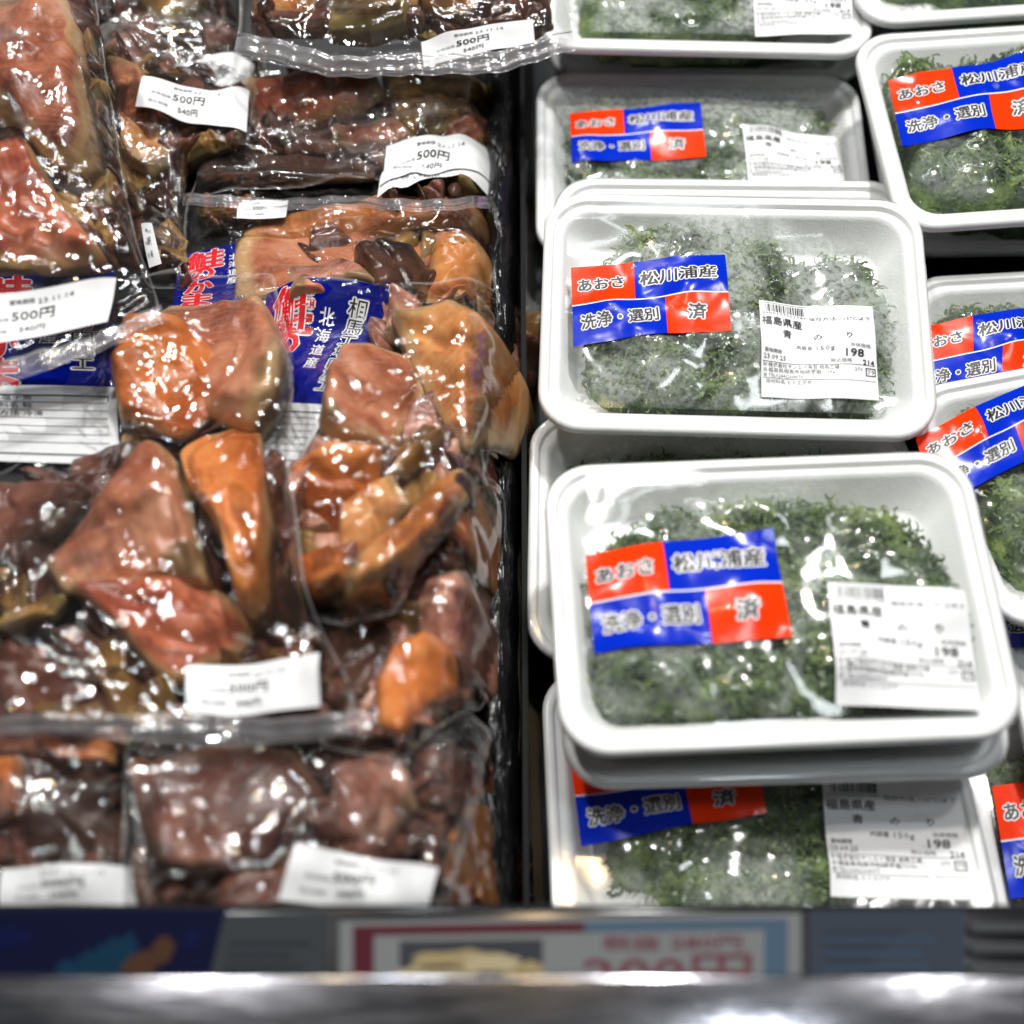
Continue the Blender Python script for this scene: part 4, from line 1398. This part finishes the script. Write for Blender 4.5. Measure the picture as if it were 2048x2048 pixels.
def card(name, label, px_quad, z, face, marks, cat='price card', mats=None):
    """a printed card lying on the ledge"""
    q = np.array([unproj(*p, z) for p in D(px_quad)])
    loc = np.array([q[:, 0].mean(), q[:, 1].mean(), z])
    V = np.vstack([q, q + [0, 0, -0.0008]]) - loc
    o = mesh(name, V, [(3, 2, 1, 0), (4, 5, 6, 7), (0, 1, 5, 4), (1, 2, 6, 5), (2, 3, 7, 6), (3, 0, 4, 7)], face, smooth=False)
    o.location = loc
    tag(o, label, cat, 'cards on the front ledge')
    p = Print()
    marks(p)
    lay_print('print', p, q, lambda x, y: np.full(np.shape(x), z), mats, o, loc)
    return o


def blob(p, cx, cy, rx, ry, mat, layer=1, n=20, seed=0, wob=0.15):
    r = random.Random(seed)
    a = [(cx + rx * math.cos(6.2832 * k / n) * (1 + wob * (r.random() - .5)), cy + ry * math.sin(6.2832 * k / n) * (1 + wob * (r.random() - .5))) for k in range(n)]
    p.add(a, [tuple(range(n))], mat, layer)


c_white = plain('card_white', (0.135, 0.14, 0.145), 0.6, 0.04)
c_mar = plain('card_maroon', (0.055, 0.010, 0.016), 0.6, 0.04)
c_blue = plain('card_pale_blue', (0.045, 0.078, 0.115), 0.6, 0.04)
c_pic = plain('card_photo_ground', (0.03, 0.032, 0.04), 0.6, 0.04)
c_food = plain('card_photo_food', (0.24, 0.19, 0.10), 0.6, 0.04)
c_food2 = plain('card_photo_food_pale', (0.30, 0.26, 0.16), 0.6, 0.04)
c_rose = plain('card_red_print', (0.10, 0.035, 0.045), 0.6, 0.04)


def main_card(p):
    p.rect(0.03, 0.06, 0.53, 0.17, 0); p.rect(0.03, 0.17, 0.075, 1.0, 0)
    p.rect(0.53, 0.06, 0.97, 0.17, 1); p.rect(0.92, 0.17, 0.97, 1.0, 1)
    p.rect(0.13, 0.24, 0.44, 1.0, 2)
    blob(p, 0.25, 0.46, 0.10, 0.11, 3, 2, seed=2, wob=.4); blob(p, 0.33, 0.50, 0.06, 0.10, 4, 3, seed=4, wob=.4); blob(p, 0.40, 0.60, 0.045, 0.12, 3, 2, seed=9, wob=.5)
    blob(p, 0.21, 0.60, 0.08, 0.09, 4, 2, seed=6, wob=.4)
    p.text('税抜 280円', 0.57, 0.30, 0.17, 5, 0.02, 0.30)
    p.text('200円', 0.53, 0.62, 0.46, 5, 0.02, 0.36)


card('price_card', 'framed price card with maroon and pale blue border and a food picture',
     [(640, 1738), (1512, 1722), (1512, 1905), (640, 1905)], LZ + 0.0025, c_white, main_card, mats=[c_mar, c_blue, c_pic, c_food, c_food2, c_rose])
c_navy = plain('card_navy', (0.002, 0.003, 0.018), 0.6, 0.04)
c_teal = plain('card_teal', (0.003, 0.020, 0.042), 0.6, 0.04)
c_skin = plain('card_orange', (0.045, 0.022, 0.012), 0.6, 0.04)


def navy_card(p):
    for k in range(7):
        blob(p, 0.44 + 0.035 * k, 0.75 - 0.05 * k, 0.055, 0.20, 0, 1 + 0.1 * k, seed=3 + k, wob=0.6)
    blob(p, 0.72, 0.60, 0.06, 0.16, 1, 2, seed=5, wob=0.5); blob(p, 0.80, 0.42, 0.05, 0.14, 1, 2, seed=8, wob=0.5); blob(p, 0.90, 0.30, 0.035, 0.12, 2, 2, seed=12, wob=.5)
    blob(p, 0.20, 0.28, 0.10, 0.10, 2, 1, seed=6)


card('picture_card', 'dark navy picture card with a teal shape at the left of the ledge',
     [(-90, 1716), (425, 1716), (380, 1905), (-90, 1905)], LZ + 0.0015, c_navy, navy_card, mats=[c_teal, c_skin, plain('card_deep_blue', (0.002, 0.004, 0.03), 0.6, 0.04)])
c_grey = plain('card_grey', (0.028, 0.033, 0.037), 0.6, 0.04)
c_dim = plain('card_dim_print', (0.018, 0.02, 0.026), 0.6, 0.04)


def grey_card(p):
    for k in range(4):
        p.rect(0.15, 0.30 + k * 0.12, 0.15 + (0.7, 0.55, 0.66, 0.4)[k], 0.345 + k * 0.12, 0)


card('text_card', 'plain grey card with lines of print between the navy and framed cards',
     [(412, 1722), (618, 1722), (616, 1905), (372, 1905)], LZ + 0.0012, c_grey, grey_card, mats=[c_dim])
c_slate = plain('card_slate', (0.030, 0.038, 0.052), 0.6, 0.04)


def slate_card(p):
    for k in range(9):
        p.rect(0.10, 0.22 + 0.07 * k, 0.10 + (0.5, 0.7, 0.4, 0.62, 0.3, 0.66, 0.45, 0.7, 0.52)[k], 0.245 + 0.07 * k, k % 2, 1)


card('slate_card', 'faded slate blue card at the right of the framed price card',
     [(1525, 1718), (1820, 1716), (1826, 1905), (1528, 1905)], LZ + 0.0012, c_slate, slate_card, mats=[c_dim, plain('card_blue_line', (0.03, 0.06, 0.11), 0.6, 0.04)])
q = np.array([unproj(*p, LZ + 0.0008) for p in D([(1828, 1725), (2000, 1725), (2000, 1905), (1828, 1905)])])
V, F = [], []
for k in range(4):
    a, b = 0.10 + k * 0.22, 0.20 + k * 0.22
    P = bil(q[:, :2], np.array([0, 1, 1, 0.]), np.array([a, a, b, b]))
    o = len(V)
    for x, y in P: V.append((x, y, LZ + 0.0004))
    for x, y in P: V.append((x, y, LZ + 0.0030))
    F += [(o + 7, o + 6, o + 5, o + 4), (o, o + 1, o + 5, o + 4), (o + 1, o + 2, o + 6, o + 5), (o + 2, o + 3, o + 7, o + 6), (o + 3, o, o + 4, o + 7)]
g = mesh('vent_grille', V, F, plain('grille_grey', (0.03, 0.033, 0.036), 0.35, 0.2), smooth=False)
tag(g, 'dark slotted grille at the right end of the ledge', 'grille')
